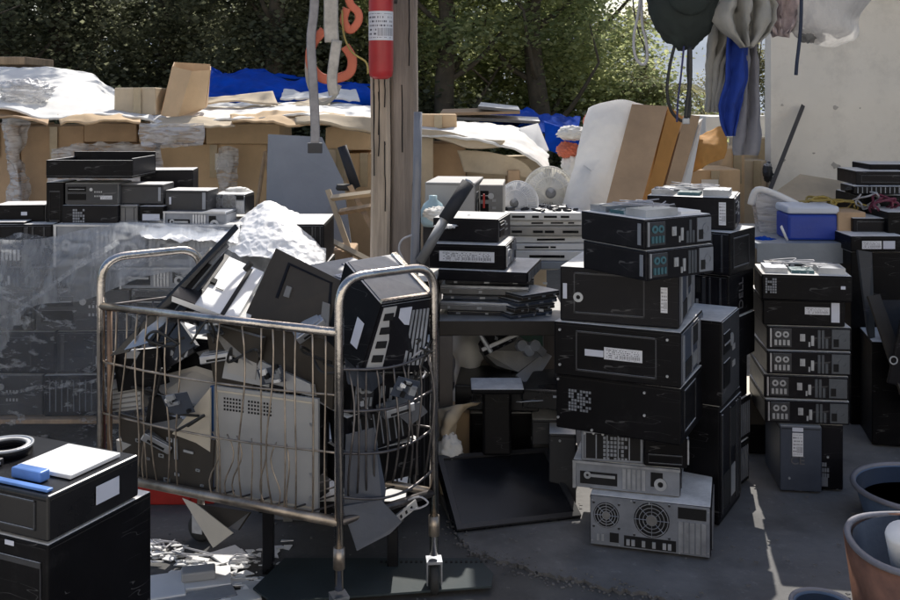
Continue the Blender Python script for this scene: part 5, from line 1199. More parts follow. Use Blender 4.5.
solo('paper_roll', MB().lathe([(0,0),(.04,.0),(.045,.01),(.045,.15),(.04,.16),(0,.16)], P(912,580,2.62), 20, Vector((-.3,-.3,1)).normalized()), M['white'], 'pale roll standing in the brown bucket', 'roll', smooth=True)
tub(822, 604, 2.5, .07, .2, 'bucketblue', 'tubinside', 'small grey bucket whose rim shows at the bottom photo edge', .006)

# ================================================================== WRAPPED PALLET, LEFT
YW = 4.4
pl = thing('pallet', 'wooden pallet under the film wrapped computers', 'pallet', (-2.2, YW-.02, -.02))
for k in range(5): MB().rbox(0,1.65,.2*k,.2*k+.12,.1,.12,.004).build('deck_board', M['batten'], pl)
for k in range(3): MB().rbox(.02+.76*k,.1+.76*k,0,.92,0,.098,.004).build('bearer', M['batten'], pl)
z0 = .105; rows_ = [(.185,0),(.19,1),(.185,0),(.1,1),(.19,0)]
rowname = ['bottom','second','third','fourth','fifth']; colname = ['first','second','third','fourth','fifth','sixth']
for j, (h_, sh) in enumerate(rows_):
    x = -2.17+.05*sh; i = 0
    while x < -.66 and i < 6:
        wv = rnd.choice((.17,.30,.38,.42)) if j != 3 else .33
        wv = min(wv, -.55-x)
        if wv < .12: break
        kd = rnd.choice(('tower_back','bezel','bays','grille','chassis','side'))
        if wv < .2: kd = rnd.choice(('grille','bezel'))
        if i == 0 and j == 3: kd = 'sff_back'
        t = pc(0, YW+rnd.uniform(0,.03), z0, rnd.uniform(-3,3), wv-.008, .4, h_-.004, f'film wrapped computer in the {rowname[j]} layer of the pallet, {colname[i]} from the left', rnd.choice(('black','black2','dgrey','blackbrown')), [(kd,'front')], group='computers wrapped on the pallet', X=x)
        x += wv; i += 1
    z0 += h_
ztop = z0
# film: front, over the shoulder, right end
def filmrow(py, Y, xs, jit=0): return [P(x, py, Y+rnd.uniform(-jit, jit)) for x in xs]
xs = [-40,0,50,100,150,200,250,300,326]
fr = [[P(x, y, Yy) for x, y, Yy in zip(xs, ys, Ys)] for ys, Ys in (
     ([238,236,232,228,224,226,230,238,246], [4.42]*9),
     ([262,256,250,238,234,236,240,248,262], [4.35]*9),
     ([300,296,290,280,276,276,280,290,300], [4.33]*9),
     ([370]*9, [4.32]*9), ([430]*9, [4.33]*9), ([455]*9, [4.36]*9))]
solo('stretch_film', MB().sheet(fr, 0, .05, 3.2, 5, 16, crease=True), M['film'], 'clear creased stretch film wrapped round the computer pallet', 'stretch film', 'film on the pallet', True)
f3 = [[P(-40,238,4.36),P(20,240,4.35),P(70,234,4.35),P(130,224,4.34),P(200,228,4.33),P(260,238,4.33),P(326,248,4.33)],
      [P(-40,290,4.30),P(0,285,4.29),P(40,272,4.29),P(100,255,4.29),P(180,252,4.29),P(260,262,4.29),P(326,270,4.3)],
      [P(-40,352,4.27),P(0,350,4.27),P(30,308,4.26),P(85,300,4.26),P(170,272,4.26),P(250,296,4.27),P(326,284,4.28)]]
solo('stretch_film', MB().sheet(f3, 0, .03, 6, 35, 20, crease=True), M['film3'], 'pale bunched fold of film over the upper edge of the pallet', 'stretch film', 'film on the pallet', True)
for k, (a, b_, wd, lb) in enumerate((((-20,335),(118,240),3,'longest diagonal rope of film rising to the machines on the pallet'),((-20,290),(60,322),2,'short rope of film slanting down at the far left of the pallet'),((84,238),(104,300),2,'rope of film slanting down behind the left cart hoop'),((-20,395),(98,380),2,'nearly level rope of film low on the pallet'),((100,268),(230,246),3,'rope of film running behind the long rails'))):
    rr = random.Random(300+k); n_ = 9; up_, lo_ = [], []
    for q in range(n_):
        t = q/(n_-1); px = a[0]+(b_[0]-a[0])*t; py = a[1]+(b_[1]-a[1])*t+rr.uniform(-3,3); ww = wd*rr.uniform(.4,1.3)
        up_.append(P(px, py-ww, 4.24)); lo_.append(P(px+2, py+ww, 4.24))
    solo('stretch_film', MB().sheet([up_, lo_], 0, .02, 12, 40+k, 6, crease=True), M['ropefilm'], lb, 'stretch film', 'film on the pallet', True)
solo('plastic_sheeting', MB().sheet([[P(138,232,4.42),P(170,227,4.4),P(205,232,4.4),P(240,226,4.4)],[P(142,237,4.28),P(172,239,4.27),P(205,242,4.27),P(238,246,4.27)]], .001, .025, 9, 61, 18, crease=True), M['snow'], 'narrow sunlit strip of white plastic along the pallet edge', 'plastic sheeting', 'film on the pallet', True)
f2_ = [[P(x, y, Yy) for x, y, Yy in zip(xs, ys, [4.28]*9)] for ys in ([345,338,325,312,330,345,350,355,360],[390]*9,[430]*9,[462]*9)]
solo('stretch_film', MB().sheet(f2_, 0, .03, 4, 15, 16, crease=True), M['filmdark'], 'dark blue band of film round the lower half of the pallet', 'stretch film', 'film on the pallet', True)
wv = [[P(225,236,4.5),P(245,215,4.55),P(268,202,4.6),P(290,212,4.6),P(310,232,4.55),P(322,250,4.5)],
      [P(222,246,4.35),P(245,232,4.35),P(270,224,4.35),P(292,230,4.35),P(312,242,4.35),P(324,256,4.35)],
      [P(240,256,4.2),P(255,258,4.18),P(272,260,4.18),P(292,262,4.18),P(312,266,4.18),P(326,272,4.2)]]
solo('plastic_sheeting', MB().sheet(wv, .002, .014, 9, 25, 40, crease=True), M['snow'], 'sunlit white plastic sheeting bulging at the right end of the pallet', 'plastic sheeting', 'film on the pallet', True)
solo('plastic_sheeting', MB().blob(P(274,238,4.66), (.19,.14,.14), .05, 3.5, 18, 44, 32), M['snow'], 'rounded lump of white plastic behind the sunlit sheeting', 'plastic sheeting', 'film on the pallet', True)
# loose machines on top of the pallet
G_ = 'loose machines on top of the wrapped pallet'
zA = P(0,226,4.5).z
def tp(px0, px1, py0, py1, Y, d, label, m='dgrey', det=(), yaw=-4):
    x0 = GX(px0,Y); zlo = P(0,py1,Y).z
    pc(px0, Y, zlo, yaw, GX(px1,Y)-x0, d*.5, P(0,py0,Y).z-zlo, label, m, det, group=G_)
tp(-6, 43, 205, 240, 4.5, .35, 'black desktop with white label at the left edge of the pallet top', 'black', [('sticker','front',{'at':(.74,.35,.2,.22)}),('sticker','front',{'at':(.6,.75,.12,.1),'pm':'stickerplain'}),('bays','right')], 5)
tp(-30, 24, 222, 250, 4.42, .3, 'black machine half hidden in film at the far left of the pallet top', 'black', [('vent','front',{'at':(.5,.5,.5,.4)})], 2)
tp(46, 64, 182, 226, 4.5, .3, 'upright black case left of the grey fronted desktop', 'black', [('side','front',{'rect':(.2,.8,.1,.8),'latch':0})], -2)
tp(65, 119, 183, 204, 4.48, .35, 'grey fronted desktop with badge under the open black tray', 'mgrey', [('bays','front',{'pm':'dgrey'}),('sticker','front',{'at':(.78,.32,.22,.18)})], -2)
tp(62, 119, 205, 229, 4.47, .35, 'dark desktop with square vent in the lower row of the pallet top', 'black2', [('vent','front',{'at':(.3,.5,.22,.7),'n':(5,6)})], -2)
tp(120, 164, 184, 204, 4.5, .3, 'grey ribbed desktop right of the badge one', 'dgrey', [('sticker','front',{'at':(.92,.5,.06,.7),'pm':'panelsteel'})], -3)
tp(120, 138, 205, 226, 4.48, .3, 'small grey case in the lower row beside the labelled black one', 'mgrey', [('side','front',{'latch':0,'rect':(.3,.8,.1,.9)})], -3)
tp(139, 164, 206, 226, 4.46, .3, 'black case with bright label in the lower row', 'black', [('sticker','front',{'at':(.5,.45,.7,.32),'pm':'stickerplain'})], -3)
tp(140, 192, 170, 191, 4.75, .35, 'black box behind the ribbed grey desktop', 'black2', [], 6)
tp(165, 209, 190, 211, 4.5, .3, 'dark grey desktop tilted at the right of the top row', 'dgrey', [('sticker','front',{'at':(.13,.5,.05,.35),'pm':'stickerplain'}),('sticker','front',{'at':(.92,.5,.08,.8),'pm':'panelsteel'})], -6)
tp(164, 228, 211, 232, 4.46, .3, 'bare silver chassis in the lower row near the white sheeting', 'panelsteel', [('chassis','front')], -6)
tp(212, 246, 194, 214, 4.6, .3, 'rearmost dark case at the right end of the pallet top', 'black', [('tower_back','front')], -5)
t = thing('open_tray', 'shallow open black tray on top of all pallet machines', 'tray', (GX(46,4.45), 4.45, P(0,178,4.45).z), R(-3), G_)
wt = GX(134,4.45)-GX(46,4.45); ht = P(0,160,4.45).z-P(0,178,4.45).z
mb = MB(); mb.rbox(0,wt,0,.3,0,.01,.003); mb.build('floor_plate', M['black'], t)
MB().rbox(0,wt,0,.008,.01,ht,.002).build('front_wall', M['black'], t); MB().rbox(0,wt,.292,.3,.01,ht*1.3,.002).build('rear_wall', M['black'], t)
MB().rbox(0,.008,.008,.292,.01,ht,.002).build('side_wall', M['black2'], t); MB().rbox(wt-.008,wt,.008,.292,.01,ht*1.1,.002).build('side_wall', M['black2'], t)
MB().rbox(.03,wt-.05,.03,.2,.012,ht*.7,.01).build('drive', M['junk'], t)
solo('paper_scrap', MB().blob(P(238,190,4.75), (.06,.05,.015), .3, 2.6, 95, 20, 12), M['papers'], 'white scrap on the rearmost dark case of the pallet', 'scrap', smooth=True)
# ================================================================== WIRE CART
NR = Vector((GX(339,2.86), 2.86, 0)); NL = Vector((GX(101,3.23), 3.23, 0)); FRv = Vector((GX(434,3.08), 3.08, 0)); FL = NL+(FRv-NR)
zH, zR, zB = .99, .835, .292
ct = thing('wire_cart', 'chrome wire basket cart overflowing with computer scrap', 'cart', (NR.x, NR.y, -.02))
o0 = Vector((NR.x, NR.y, -.02))
def W(p, z): return Vector((p.x, p.y, z))-o0
MB().tube(arc_pts([W(NR,.1), W(NR,zH), W(FRv,zH), W(FRv,.1)], .085, 8), .0135, 14).build('end_hoop', M['chrome'], ct, True)
MB().tube(arc_pts([W(NL,zB-.02), W(NL,zH), W(FL,zH), W(FL,zB-.02)], .085, 8), .0135, 14).build('end_hoop', M['chrome'], ct, True, label='bluish end hoop at the left')
for (a, b_, r, nm, mm) in ((NL,NR,.0135,'top_rail','chrome'),(FL,FRv,.011,'top_rail','chrome')):
    MB().tube([W(a,zR), W(b_,zR)], r, 12).build(nm, M[mm], ct, True)
MB().tube([W(NL,zB), W(NR,zB)], .015, 12).build('bottom_rail', M['wire'], ct, True); MB().tube([W(FL,zB), W(FRv,zB)], .012, 12).build('bottom_rail', M['wire'], ct, True)
MB().tube([W(NR,zB), W(FRv,zB)], .012, 12).build('bottom_rail', M['darkwire'], ct, True); MB().tube([W(NL,zB), W(FL,zB)], .012, 12).build('bottom_rail', M['darkwire'], ct, True)
MB().tube([W(NL+Vector((.028,-.0,0)),zB), W(NL+Vector((.028,0,0)),zR)], .009, 8).build('rusty_upright', M['rusty'], ct, True)
def wires(a, b_, zt, zb, us, levels, m, bow=.02, seed=1, out=Vector((0,-1,0)), r=.0028, wob=.01):
    rr = random.Random(seed); mb = MB(); d_ = (b_-a)
    for u in us:
        base = a+d_*u; pts = []; k1 = rr.uniform(-1,1)*wob; k2 = rr.uniform(-1,1)*wob; bw = rr.uniform(.3,1)*bow
        for j in range(9):
            t = j/8; pts.append(W(base, zb+(zt-zb)*t)+out*math.sin(t*math.pi)*bw+d_.normalized()*(k1*math.sin(t*math.pi)+k2*math.sin(t*2*math.pi)))
        mb.tube(pts, r, 6)
    for z_, sag in levels:
        pts = []
        for j in range(13):
            t = j/12; pts.append(W(a+d_*t, z_-sag*math.sin(t*math.pi))+out*math.sin(t*math.pi)*bow*.7)
        mb.tube(smooth_pts(pts, 2), r*1.35, 6)
    return mb
us = [.07,.12,.17,.215,.26,.305,.35,.53,.62,.70,.745,.79,.835,.9,.95]
o1 = Vector((-.4,-.9,0)).normalized(); o2 = Vector((.6,-.8,0)).normalized()
nb = wires(NL, NR, zR, zB, us, [(.655,.01),(.49,.01)], 'wire', .022, 4, o1, .0027, .015)
nb_ = nb
nb = wires(NL, NR, .49, zB, [.2,.5,.56,.6,.66,.72,.76,.8], [], 'wire', .01, 9, o1, .0024, .02); nb_.add(nb.v, nb.f); nb_.build('side_basket', M['wire'], ct, True)
nb = wires(NR, FRv, .73, .36, [k/11 for k in range(1, 11)], [(.73,.015),(.61,.015),(.49,.02),(.365,.03)], 'darkwire', .045, 7, o2, .0032, .012); nb.build('end_basket', M['darkwire'], ct, True)
nb = wires(FL, FRv, zR, zB, [k/14 for k in range(1, 14)], [(.655,0),(.49,0)], 'darkwire', .0, 8, o1, .0027, .006); nb.build('side_basket', M['darkwire'], ct, True)
nb = wires(NL, FL, zR, zB, [k/6 for k in range(1, 6)], [(.655,0),(.49,0),(zR,0)], 'darkwire', .0, 8, o1, .0027, .006); nb.build('end_basket', M['darkwire'], ct, True)
mb = MB()
for k in range(1, 14): a = NL+(NR-NL)*k/14; b_ = FL+(FRv-FL)*k/14; mb.tube([W(a,zB), W(b_,zB)], .003, 5)
mb.build('base_grid', M['darkwire'], ct)
for p in (NR, FRv):
    MB().tube([W(p,.16), W(p,.22)], .017, 12).build('collar', M['wire'], ct, True)
def caster(p, zt, h, yaw):
    q = W(p, 0)+Vector((0,0,.0)); T = Matrix.Translation(Vector((q.x, q.y, 0))) @ Matrix.Rotation(yaw,4,'Z')
    mb = MB(); mb.box(-.024,.024,-.024,.024,h*2.1,h*2.1+.008,T); mb.box(-.024,-.02,-.02,.02,h*.7,h*2.1,T); mb.box(.02,.024,-.02,.02,h*.7,h*2.1,T)
    c = mb.build('caster', M['steel'], ct)
    ax = (Matrix.Rotation(yaw,4,'Z') @ Vector((1,0,0)))
    MB().lathe([(0,-.013),(h*.85,-.013),(h,-.009),(h,.009),(h*.85,.013),(0,.013)], T @ Vector((0,0,h)), 28, ax).build('wheel', M['rubber'], c, True)
for p, a in ((NR,.4),(FRv,.1),(NL,.8),(FL,1.2)): caster(p, .1, .047, a)
for p in (NL, FL): MB().tube([W(p,.1), W(p,zB)], .0135, 12).build('leg', M['wire'], ct, True)

# ---------------- load of the cart
CG = 'scrap parts heaped in the cart'
def bit(q, th, m, label, name='metal_cover', cat='metal cover', extra=None):
    pts = [P(*k) for k in q]; c = sum(pts, Vector())/len(pts); zc = min(p.z for p in pts)
    t = thing(name, label, cat, (c.x, c.y, zc), 0, CG); o = Vector((c.x, c.y, zc))
    MB().poly([p-o for p in pts], th).build('plate', M[m], t)
    if extra:
        n = Vector((0,0,0))
        for i in range(len(pts)): n += (pts[i]-c).cross(pts[(i+1) % len(pts)]-c)
        n.normalize(); n = -n if n.y > 0 else n
        A, B, Cq, D = pts[0], pts[1], pts[2], pts[3]
        def S(u, v, e=.0): return A*(1-u)*(1-v)+B*u*(1-v)+Cq*u*v+D*(1-u)*v+n*e-o
        extra(t, S)
    return t
def quadbox(mb, S, u0, u1, v0, v1, e0, e1):
    mb.add([S(u0,v0,e0),S(u1,v0,e0),S(u1,v1,e0),S(u0,v1,e0),S(u0,v0,e1),S(u1,v0,e1),S(u1,v1,e1),S(u0,v1,e1)], [(0,3,2,1),(4,5,6,7),(0,1,5,4),(1,2,6,5),(2,3,7,6),(3,0,4,7)])
# big pale side cover
def ex_panel(t, S):
    mb = MB()
    for i in range(16):
        for j in range(4):
            if i == 7: continue
            u = .1+.03*i; v = .09+.033*j; quadbox(mb, S, u, u+.016, v, v+.018, .0005, .0015)
    mb.build('vent_holes', M['hole'], t)
    mb = MB()
    for (u0,u1,v0,v1) in ((.03,.97,.03,.045),(.03,.97,.955,.97),(.955,.965,.04,.96),(.03,.04,.04,.96)): quadbox(mb, S, u0,u1,v0,v1,.0,.004)
    mb.build('pressed_outline', M['cream'], t)
    mb = MB()
    for v in (.22,.44,.66,.86): quadbox(mb, S, .93,.955,v,v+.025,.0,.005)
    mb.build('clips', M['steel'], t)
    mb = MB(); quadbox(mb, S, -.03,0,.0,1,-.01,.004); mb.build('edge_strip', M['port'], t)
bit([(214,386,3.12),(318,399,2.97),(318,513,2.97),(214,496,3.12)], .01, 'lgrey', 'large pale computer side cover with small vent holes, against the front wires', 'side_cover', 'side cover', ex_panel)
def ex_dark(t, S):
    mb = MB()
    for (u, v) in ((.2,.35),(.35,.25),(.55,.2),(.3,.6),(.62,.75),(.45,.5),(.85,.6),(.9,.85),(.15,.8),(.5,.88)):
        w_ = rnd.uniform(.015,.035)
        for (a0,a1,b0,b1) in ((u-w_,u+w_,v-w_,v-w_*.6),(u-w_,u+w_,v+w_*.6,v+w_),(u-w_,u-w_*.6,v-w_,v+w_),(u+w_*.6,u+w_,v-w_,v+w_)): quadbox(mb, S, a0,a1,b0,b1,0,.004)
    quadbox(mb, S, .6,.63,.15,.5,.0,.005); quadbox(mb, S, .7,.8,.3,.34,.0,.005)
    mb.pieces('slot_rim', M['portw'], t)
bit([(118,413,3.25),(214,440,3.1),(211,496,3.08),(126,479,3.22)], .008, 'blackbrown', 'black perforated inner plate with slots at the lower left of the cart', 'perforated_plate', 'plate', ex_dark)
bit([(172,434,3.14),(210,388,3.1),(210,452,3.1),(196,443,3.12)], .008, 'cream', 'cream triangular cover corner left of the large pale cover', 'panel_corner', 'panel')
bit([(152,378,3.3),(196,366,3.25),(236,378,3.2),(242,400,3.15),(212,412,3.14),(160,392,3.2)], .012, 'beige', 'dull beige bent cover in the middle left of the cart', 'bent_cover', 'cover')
bit([(150,392,3.2),(212,412,3.13),(176,432,3.13),(145,425,3.18)], .03, 'black', 'black drive bay below the beige bent cover', 'drive_bay', 'drive bay')
bit([(163,397,3.19),(190,405,3.14),(186,420,3.13),(160,413,3.18)], .01, 'ventprint', 'small circuit board on the black drive bay', 'circuit_board', 'circuit board')
def ex_steps(t, S):
    mb = MB()
    for k in range(5): quadbox(mb, S, .02,.98,.08+.19*k,.15+.19*k,.0,.004)
    mb.build('ribs', M['mgrey'], t)
bit([(106,388,3.27),(140,382,3.23),(141,409,3.23),(107,413,3.27)], .04, 'lgrey', 'ribbed pale metal box at the left end of the cart', 'ribbed_box', 'box', ex_steps)
bit([(116,440,3.24),(132,445,3.22),(133,464,3.22),(118,462,3.24)], .02, 'lgrey', 'small pale bracket standing low at the left corner of the cart', 'bracket', 'bracket')
def ex_bezel(t, S):
    mb = MB(); quadbox(mb, S, .05,.38,.15,.8,0,.005); quadbox(mb, S, .42,.6,.35,.85,0,.006); mb.pieces('panel_recess', M['beige'], t)
    mb = MB(); quadbox(mb, S, .08,.16,.25,.4,.005,.009); quadbox(mb, S, .55,.72,.8,1.0,.0,.007); mb.pieces('opening', M['black'], t)
bit([(228,346,3.15),(310,384,3.0),(312,396,2.99),(222,378,3.12)], .03, 'lgrey', 'pale front bezel slanting down above the large pale cover', 'front_bezel', 'front bezel', ex_bezel)
def ex_lid(t, S):
    mb = MB()
    for (a0,a1,b0,b1) in ((.22,.8,.1,.13),(.77,.8,.1,.6),(.22,.25,.1,.6)): quadbox(mb, S, a0,a1,b0,b1,0,.004)
    mb.build('pressed_outline', M['black2'], t)
    mb = MB(); quadbox(mb, S, .3,.36,.4,.55,0,.008); quadbox(mb, S, .72,.8,.45,.9,0,.01); mb.pieces('latch', M['mgrey'], t)
bit([(276,248,3.2),(348,284,3.05),(352,345,2.97),(242,322,3.12)], .05, 'blackbrown', 'large dark brown grey case cover standing in the middle of the cart', 'side_cover', 'side cover', ex_lid)
bit([(205,318,3.2),(242,308,3.17),(335,338,3.0),(332,410,3.0),(225,350,3.12)], .02, 'blackbrown', 'broad dark cover filling the cart behind the pale bezel', 'side_cover', 'side cover')
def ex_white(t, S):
    mb = MB(); quadbox(mb, S, .0,.36,.0,1,0,.003); mb.build('dark_piece', M['glossblack'], t)  # dark plate painted where shade falls on the lid, white stands for glint
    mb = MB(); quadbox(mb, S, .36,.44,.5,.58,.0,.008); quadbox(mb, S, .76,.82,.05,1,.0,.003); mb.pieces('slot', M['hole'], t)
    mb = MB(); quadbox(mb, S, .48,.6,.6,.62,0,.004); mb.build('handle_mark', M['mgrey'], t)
bit([(210,248,3.42),(264,272,3.35),(236,320,3.06),(172,296,3.13)], .02, 'white', 'lid with sun glint painted white and shade painted dark near the top of the cart', 'white_cover', 'cover', ex_white)
bit([(264,275,3.4),(272,279,3.38),(250,318,3.1),(236,320,3.08)], .015, 'papers', 'narrow sunlit white strip right of the white lid', 'white_strip', 'strip')
def ex_rail(t, S):
    mb = MB()
    for k in range(13): quadbox(mb, S, .05+.07*k,.08+.07*k,.2,.7,0,.004)
    mb.pieces('slot', M['hole'], t)
bit([(235,224,3.2),(238,228,3.19),(128,352,3.16),(110,356,3.17)], .006, 'glossblack', 'long thin dark rail sticking out highest from the left of the cart', 'long_rail', 'rail')
bit([(225,240,3.21),(228,246,3.2),(148,343,3.14),(124,350,3.16)], .008, 'steel', 'long slotted steel rail under the thin dark one', 'long_rail', 'rail', lambda t, S: ex_rail(t, S))
bit([(224,248,3.22),(222,258,3.2),(160,346,3.12),(148,345,3.13)], .01, 'glossblack', 'third long black rail lowest of the rails at the left', 'long_rail', 'rail')
bit([(128,350,3.22),(140,352,3.2),(122,385,3.24),(108,392,3.27)], .01, 'steel', 'lower steel rail end inside the left of the basket', 'long_rail', 'rail', lambda t, S: ex_rail(t, S))
bit([(180,300,3.2),(200,306,3.16),(196,322,3.1),(178,316,3.14)], .02, 'junk', 'cluster of small metal fittings under the white lid', 'metal_fittings', 'fittings')
solo('handle_knob', MB().tube([P(245,270,3.2),P(251,263,3.2)], .01, 8), M['cable'], 'small black peg standing beside the white lid', 'peg')
bit([(140,335,3.3),(180,322,3.25),(196,345,3.2),(170,362,3.22),(142,350,3.26)], .02, 'slate', 'slate grey bent cover behind the wires at the left', 'bent_cover', 'cover')
bit([(150,352,3.25),(190,340,3.22),(194,352,3.2),(160,372,3.22)], .01, 'junk', 'bundle of metal brackets below the slate cover', 'brackets', 'brackets')
bit([(120,372,3.3),(148,352,3.28),(170,368,3.24),(140,388,3.26)], .01, 'slate', 'crooked slate plate behind the wires at the far left of the cart', 'bent_cover', 'cover')
bit([(188,342,3.3),(214,330,3.28),(232,352,3.22),(204,362,3.22)], .012, 'black2', 'small black plate under the white lid inside the cart', 'bent_cover', 'cover')
bit([(258,330,3.25),(286,326,3.2),(300,372,3.1),(262,362,3.16)], .012, 'blackbrown', 'dark brown plate behind the upright wires in the middle of the cart', 'bent_cover', 'cover')
for k in range(6):
    rr = random.Random(150+k); cx_, cy_ = ((165,330),(205,330),(240,345),(140,380),(190,415),(320,360))[k]
    pts = [P(cx_+rr.uniform(-22,22), cy_+rr.uniform(-14,18), 3.13+rr.uniform(-.06,.08)-(cx_-150)*.0013) for _ in range(7)]
    solo('loose_cable', MB().tube(smooth_pts(pts, 6), .0042, 6), M['cable'], ['black cable looping under the long rails','black cable looping beneath the white lid','black cable in the middle behind the front wires','black cable over the ribbed pale box','thin black cable near the cream triangle','black cable on the pale front bezel'][k], 'cable', 'loose cables in the cart', True)
bit([(205,322,3.19),(262,338,3.08),(252,392,3.09),(214,384,3.16)], .02, 'blackbrown', 'large dark brown plate between the white lid and the pale bezel', 'bent_cover', 'cover')
bit([(112,352,3.25),(158,348,3.18),(166,384,3.17),(118,392,3.24)], .02, 'black', 'broad black plate behind the far left wires', 'bent_cover', 'cover')
# machines in the cart
def inpc(px, Y, zpy, yaw, w_, d_, h_, label, m, det, pitch=0, roll=0):
    return pc(px, Y, P(0,zpy,Y).z, yaw, w_, d_, h_, label, m, det, group='whole machines in the cart', pitch=pitch, roll=roll)
tpc = thing('computer', 'black computer with a sticker sticking out through the right end hoop', 'computer', P(330,372,2.97), 0, 'whole machines in the cart'); o0c = P(330,372,2.97)
def hexa(a, b_, c, d_, e, f, g_, h_):   # front-face corners a b c d (clockwise from top left), then back corners
    return [P(*k)-o0c for k in (a,b_,c,d_,e,f,g_,h_)]
vsx = hexa((345,262,3.05),(381,304,2.93),(360,372,2.9),(326,340,3.0),(394,254,3.3),(432,296,3.08),(424,372,3.05),(380,330,3.28))
mb = MB(); mb.add(vsx, [(0,1,2,3),(1,5,6,2),(0,4,5,1),(4,7,6,5),(3,2,6,7),(0,3,7,4)]); mb.build('casing', M['black'], tpc)
def facepart(i0, i1, i2, i3, u0, u1, v0, v1, e, m, nm, hole=0):
    A, B, Cq, D = vsx[i0], vsx[i1], vsx[i2], vsx[i3]; n = (B-A).cross(D-A).normalized(); 
    cen = sum(vsx, Vector())/8
    if n.dot((A+Cq)/2-cen) < 0: n = -n
    S = lambda u, v, q: A*(1-u)*(1-v)+B*u*(1-v)+Cq*u*v+D*(1-u)*v+n*q
    mb = MB(); quadbox(mb, S, u0,u1,v0,v1,0,e); mb.build(nm, M[m], tpc)
facepart(0,1,2,3,.6,.78,.42,.78,.002,'stickerplain','sticker')
facepart(1,5,6,2,.02,.98,.03,.97,.003,'black2','rear_panel')
facepart(1,5,6,2,.06,.3,.06,.95,.006,'lgrey','port_plate')
facepart(1,5,6,2,.38,.6,.1,.5,.006,'stickerplain','sticker')
for k in range(5): facepart(1,5,6,2,.62+.07*k,.66+.07*k,.15,.9,.007,'steel','slot_cover')
for k in range(4): facepart(1,5,6,2,.1,.26,.15+.2*k,.25+.2*k,.01,'hole','port')
facepart(0,4,5,1,.03,.97,.03,.97,.004,'slate','top_cover')
facepart(0,4,5,1,.9,1.0,.02,.98,.012,'chrome','bright_edge')
facepart(0,4,5,1,.0,1,.95,1.0,.01,'chrome','bright_edge')
inpc(300, 3.2, 292, -38, .28, .22, .09, 'pale blue translucent case with a printed label behind the dark cover', 'slate', [('sticker','top',{'at':(.55,.2,.25,.25)}),('sticker','front',{'at':(.5,.5,.4,.6)}),('vent','top',{'at':(.5,.7,.7,.3),'n':(10,3)})], roll=12)
inpc(245, 3.18, 420, -24, .26, .2, .12, 'black machine buried in the middle of the cart', 'black', [('grille','front')])
inpc(150, 3.34, 470, -24, .3, .2, .16, 'black machine at the bottom left of the cart', 'black', [])
inpc(150, 3.32, 400, -20, .3, .2, .22, 'black machine standing behind the slate cover in the cart', 'black', [])
inpc(226, 3.22, 505, -24, .28, .18, .3, 'black tower behind the large pale cover', 'black', [])
inpc(348, 2.99, 492, 34, .26, .14, .11, 'black machine lowest at the right end of the cart', 'black', [])
inpc(352, 3.0, 460, 34, .24, .13, .13, 'black machine second from below at the right end of the cart', 'black2', [('grille','front',{'n':9})], roll=-8)
inpc(350, 3.0, 415, 34, .25, .13, .12, 'black machine third from below at the right end of the cart', 'black', [('sff_back','front')], roll=6)
bit([(345,352,2.95),(366,362,2.95),(385,380,3.0),(372,392,3.0),(348,384,2.95)], .02, 'slate', 'slate blue bracket under the machine with the sticker', 'bracket', 'bracket')
bit([(395,412,3.06),(420,402,3.08),(428,412,3.08),(410,426,3.06)], .02, 'slate', 'slate blue bent piece near the right end wires', 'bent_piece', 'metal piece')
bit([(357,392,2.96),(366,402,2.97),(372,420,2.98),(362,414,2.96)], .01, 'junk', 'bundle of small bright connectors hanging at the right end', 'connectors', 'connectors')
for k in range(5):
    rr = random.Random(50+k); pts = [P(415+rr.uniform(-12,16), 352+rr.uniform(-14,28), 3.05+rr.uniform(-.05,.03)) for _ in range(6)]
    solo('loose_wire', MB().tube(smooth_pts(pts, 5), .0035, 5), M[('cable','cablep')[k % 2]], ['black wire curling at the top of the right end basket','pale wire curling out at the right end of the cart','second black wire hanging lower at the right end','short pale wire lying across the right end basket','thick black wire knot beside the far right leg'][k], 'wire', 'loose wires at the right end of the cart', True)
# hanging pieces below the cart
bit([(346,435,2.93),(374,428,2.95),(386,490,2.94),(383,512,2.92),(344,506,2.9)], .008, 'slate', 'slate blue sheet hanging inside the right end of the cart', 'hanging_sheet', 'sheet')
bit([(342,507,2.88),(381,500,2.92),(402,522,2.93),(390,534,2.91),(357,551,2.87),(350,530,2.87)], .008, 'slate', 'folded slate flap hanging lowest under the right end of the cart', 'hanging_flap', 'flap')
def ex_strip(t, S):
    mb = MB()
    for k in range(4): quadbox(mb, S, .15+.2*k,.22+.2*k,.3,.7,0,.003)
    mb.pieces('opening', M['hole'], t)
bit([(390,521,2.96),(416,500,2.99),(418,507,2.99),(392,528,2.96)], .01, 'lgrey', 'bright metal strip poking out low at the right end', 'metal_strip', 'strip', ex_strip)
solo('loose_wire', MB().tube(smooth_pts([P(408,500,2.97),P(420,497,2.96),P(428,503,2.96),P(420,508,2.96),P(410,510,2.97)]), .003, 5), M['cablep'], 'pale looped wire by the bright metal strip', 'wire', 'loose wires at the right end of the cart', True)
bit([(182,498,3.06),(196,504,3.05),(233,533,3.0),(213,548,3.0)], .006, 'cream', 'cream triangular plate hanging through the bottom of the cart', 'triangular_plate', 'plate')
bit([(196,504,3.1),(250,512,3.04),(238,530,3.02),(228,528,3.04)], .01, 'blackbrown', 'dark perforated flap hanging behind the cream triangular plate', 'dark_piece', 'flap')
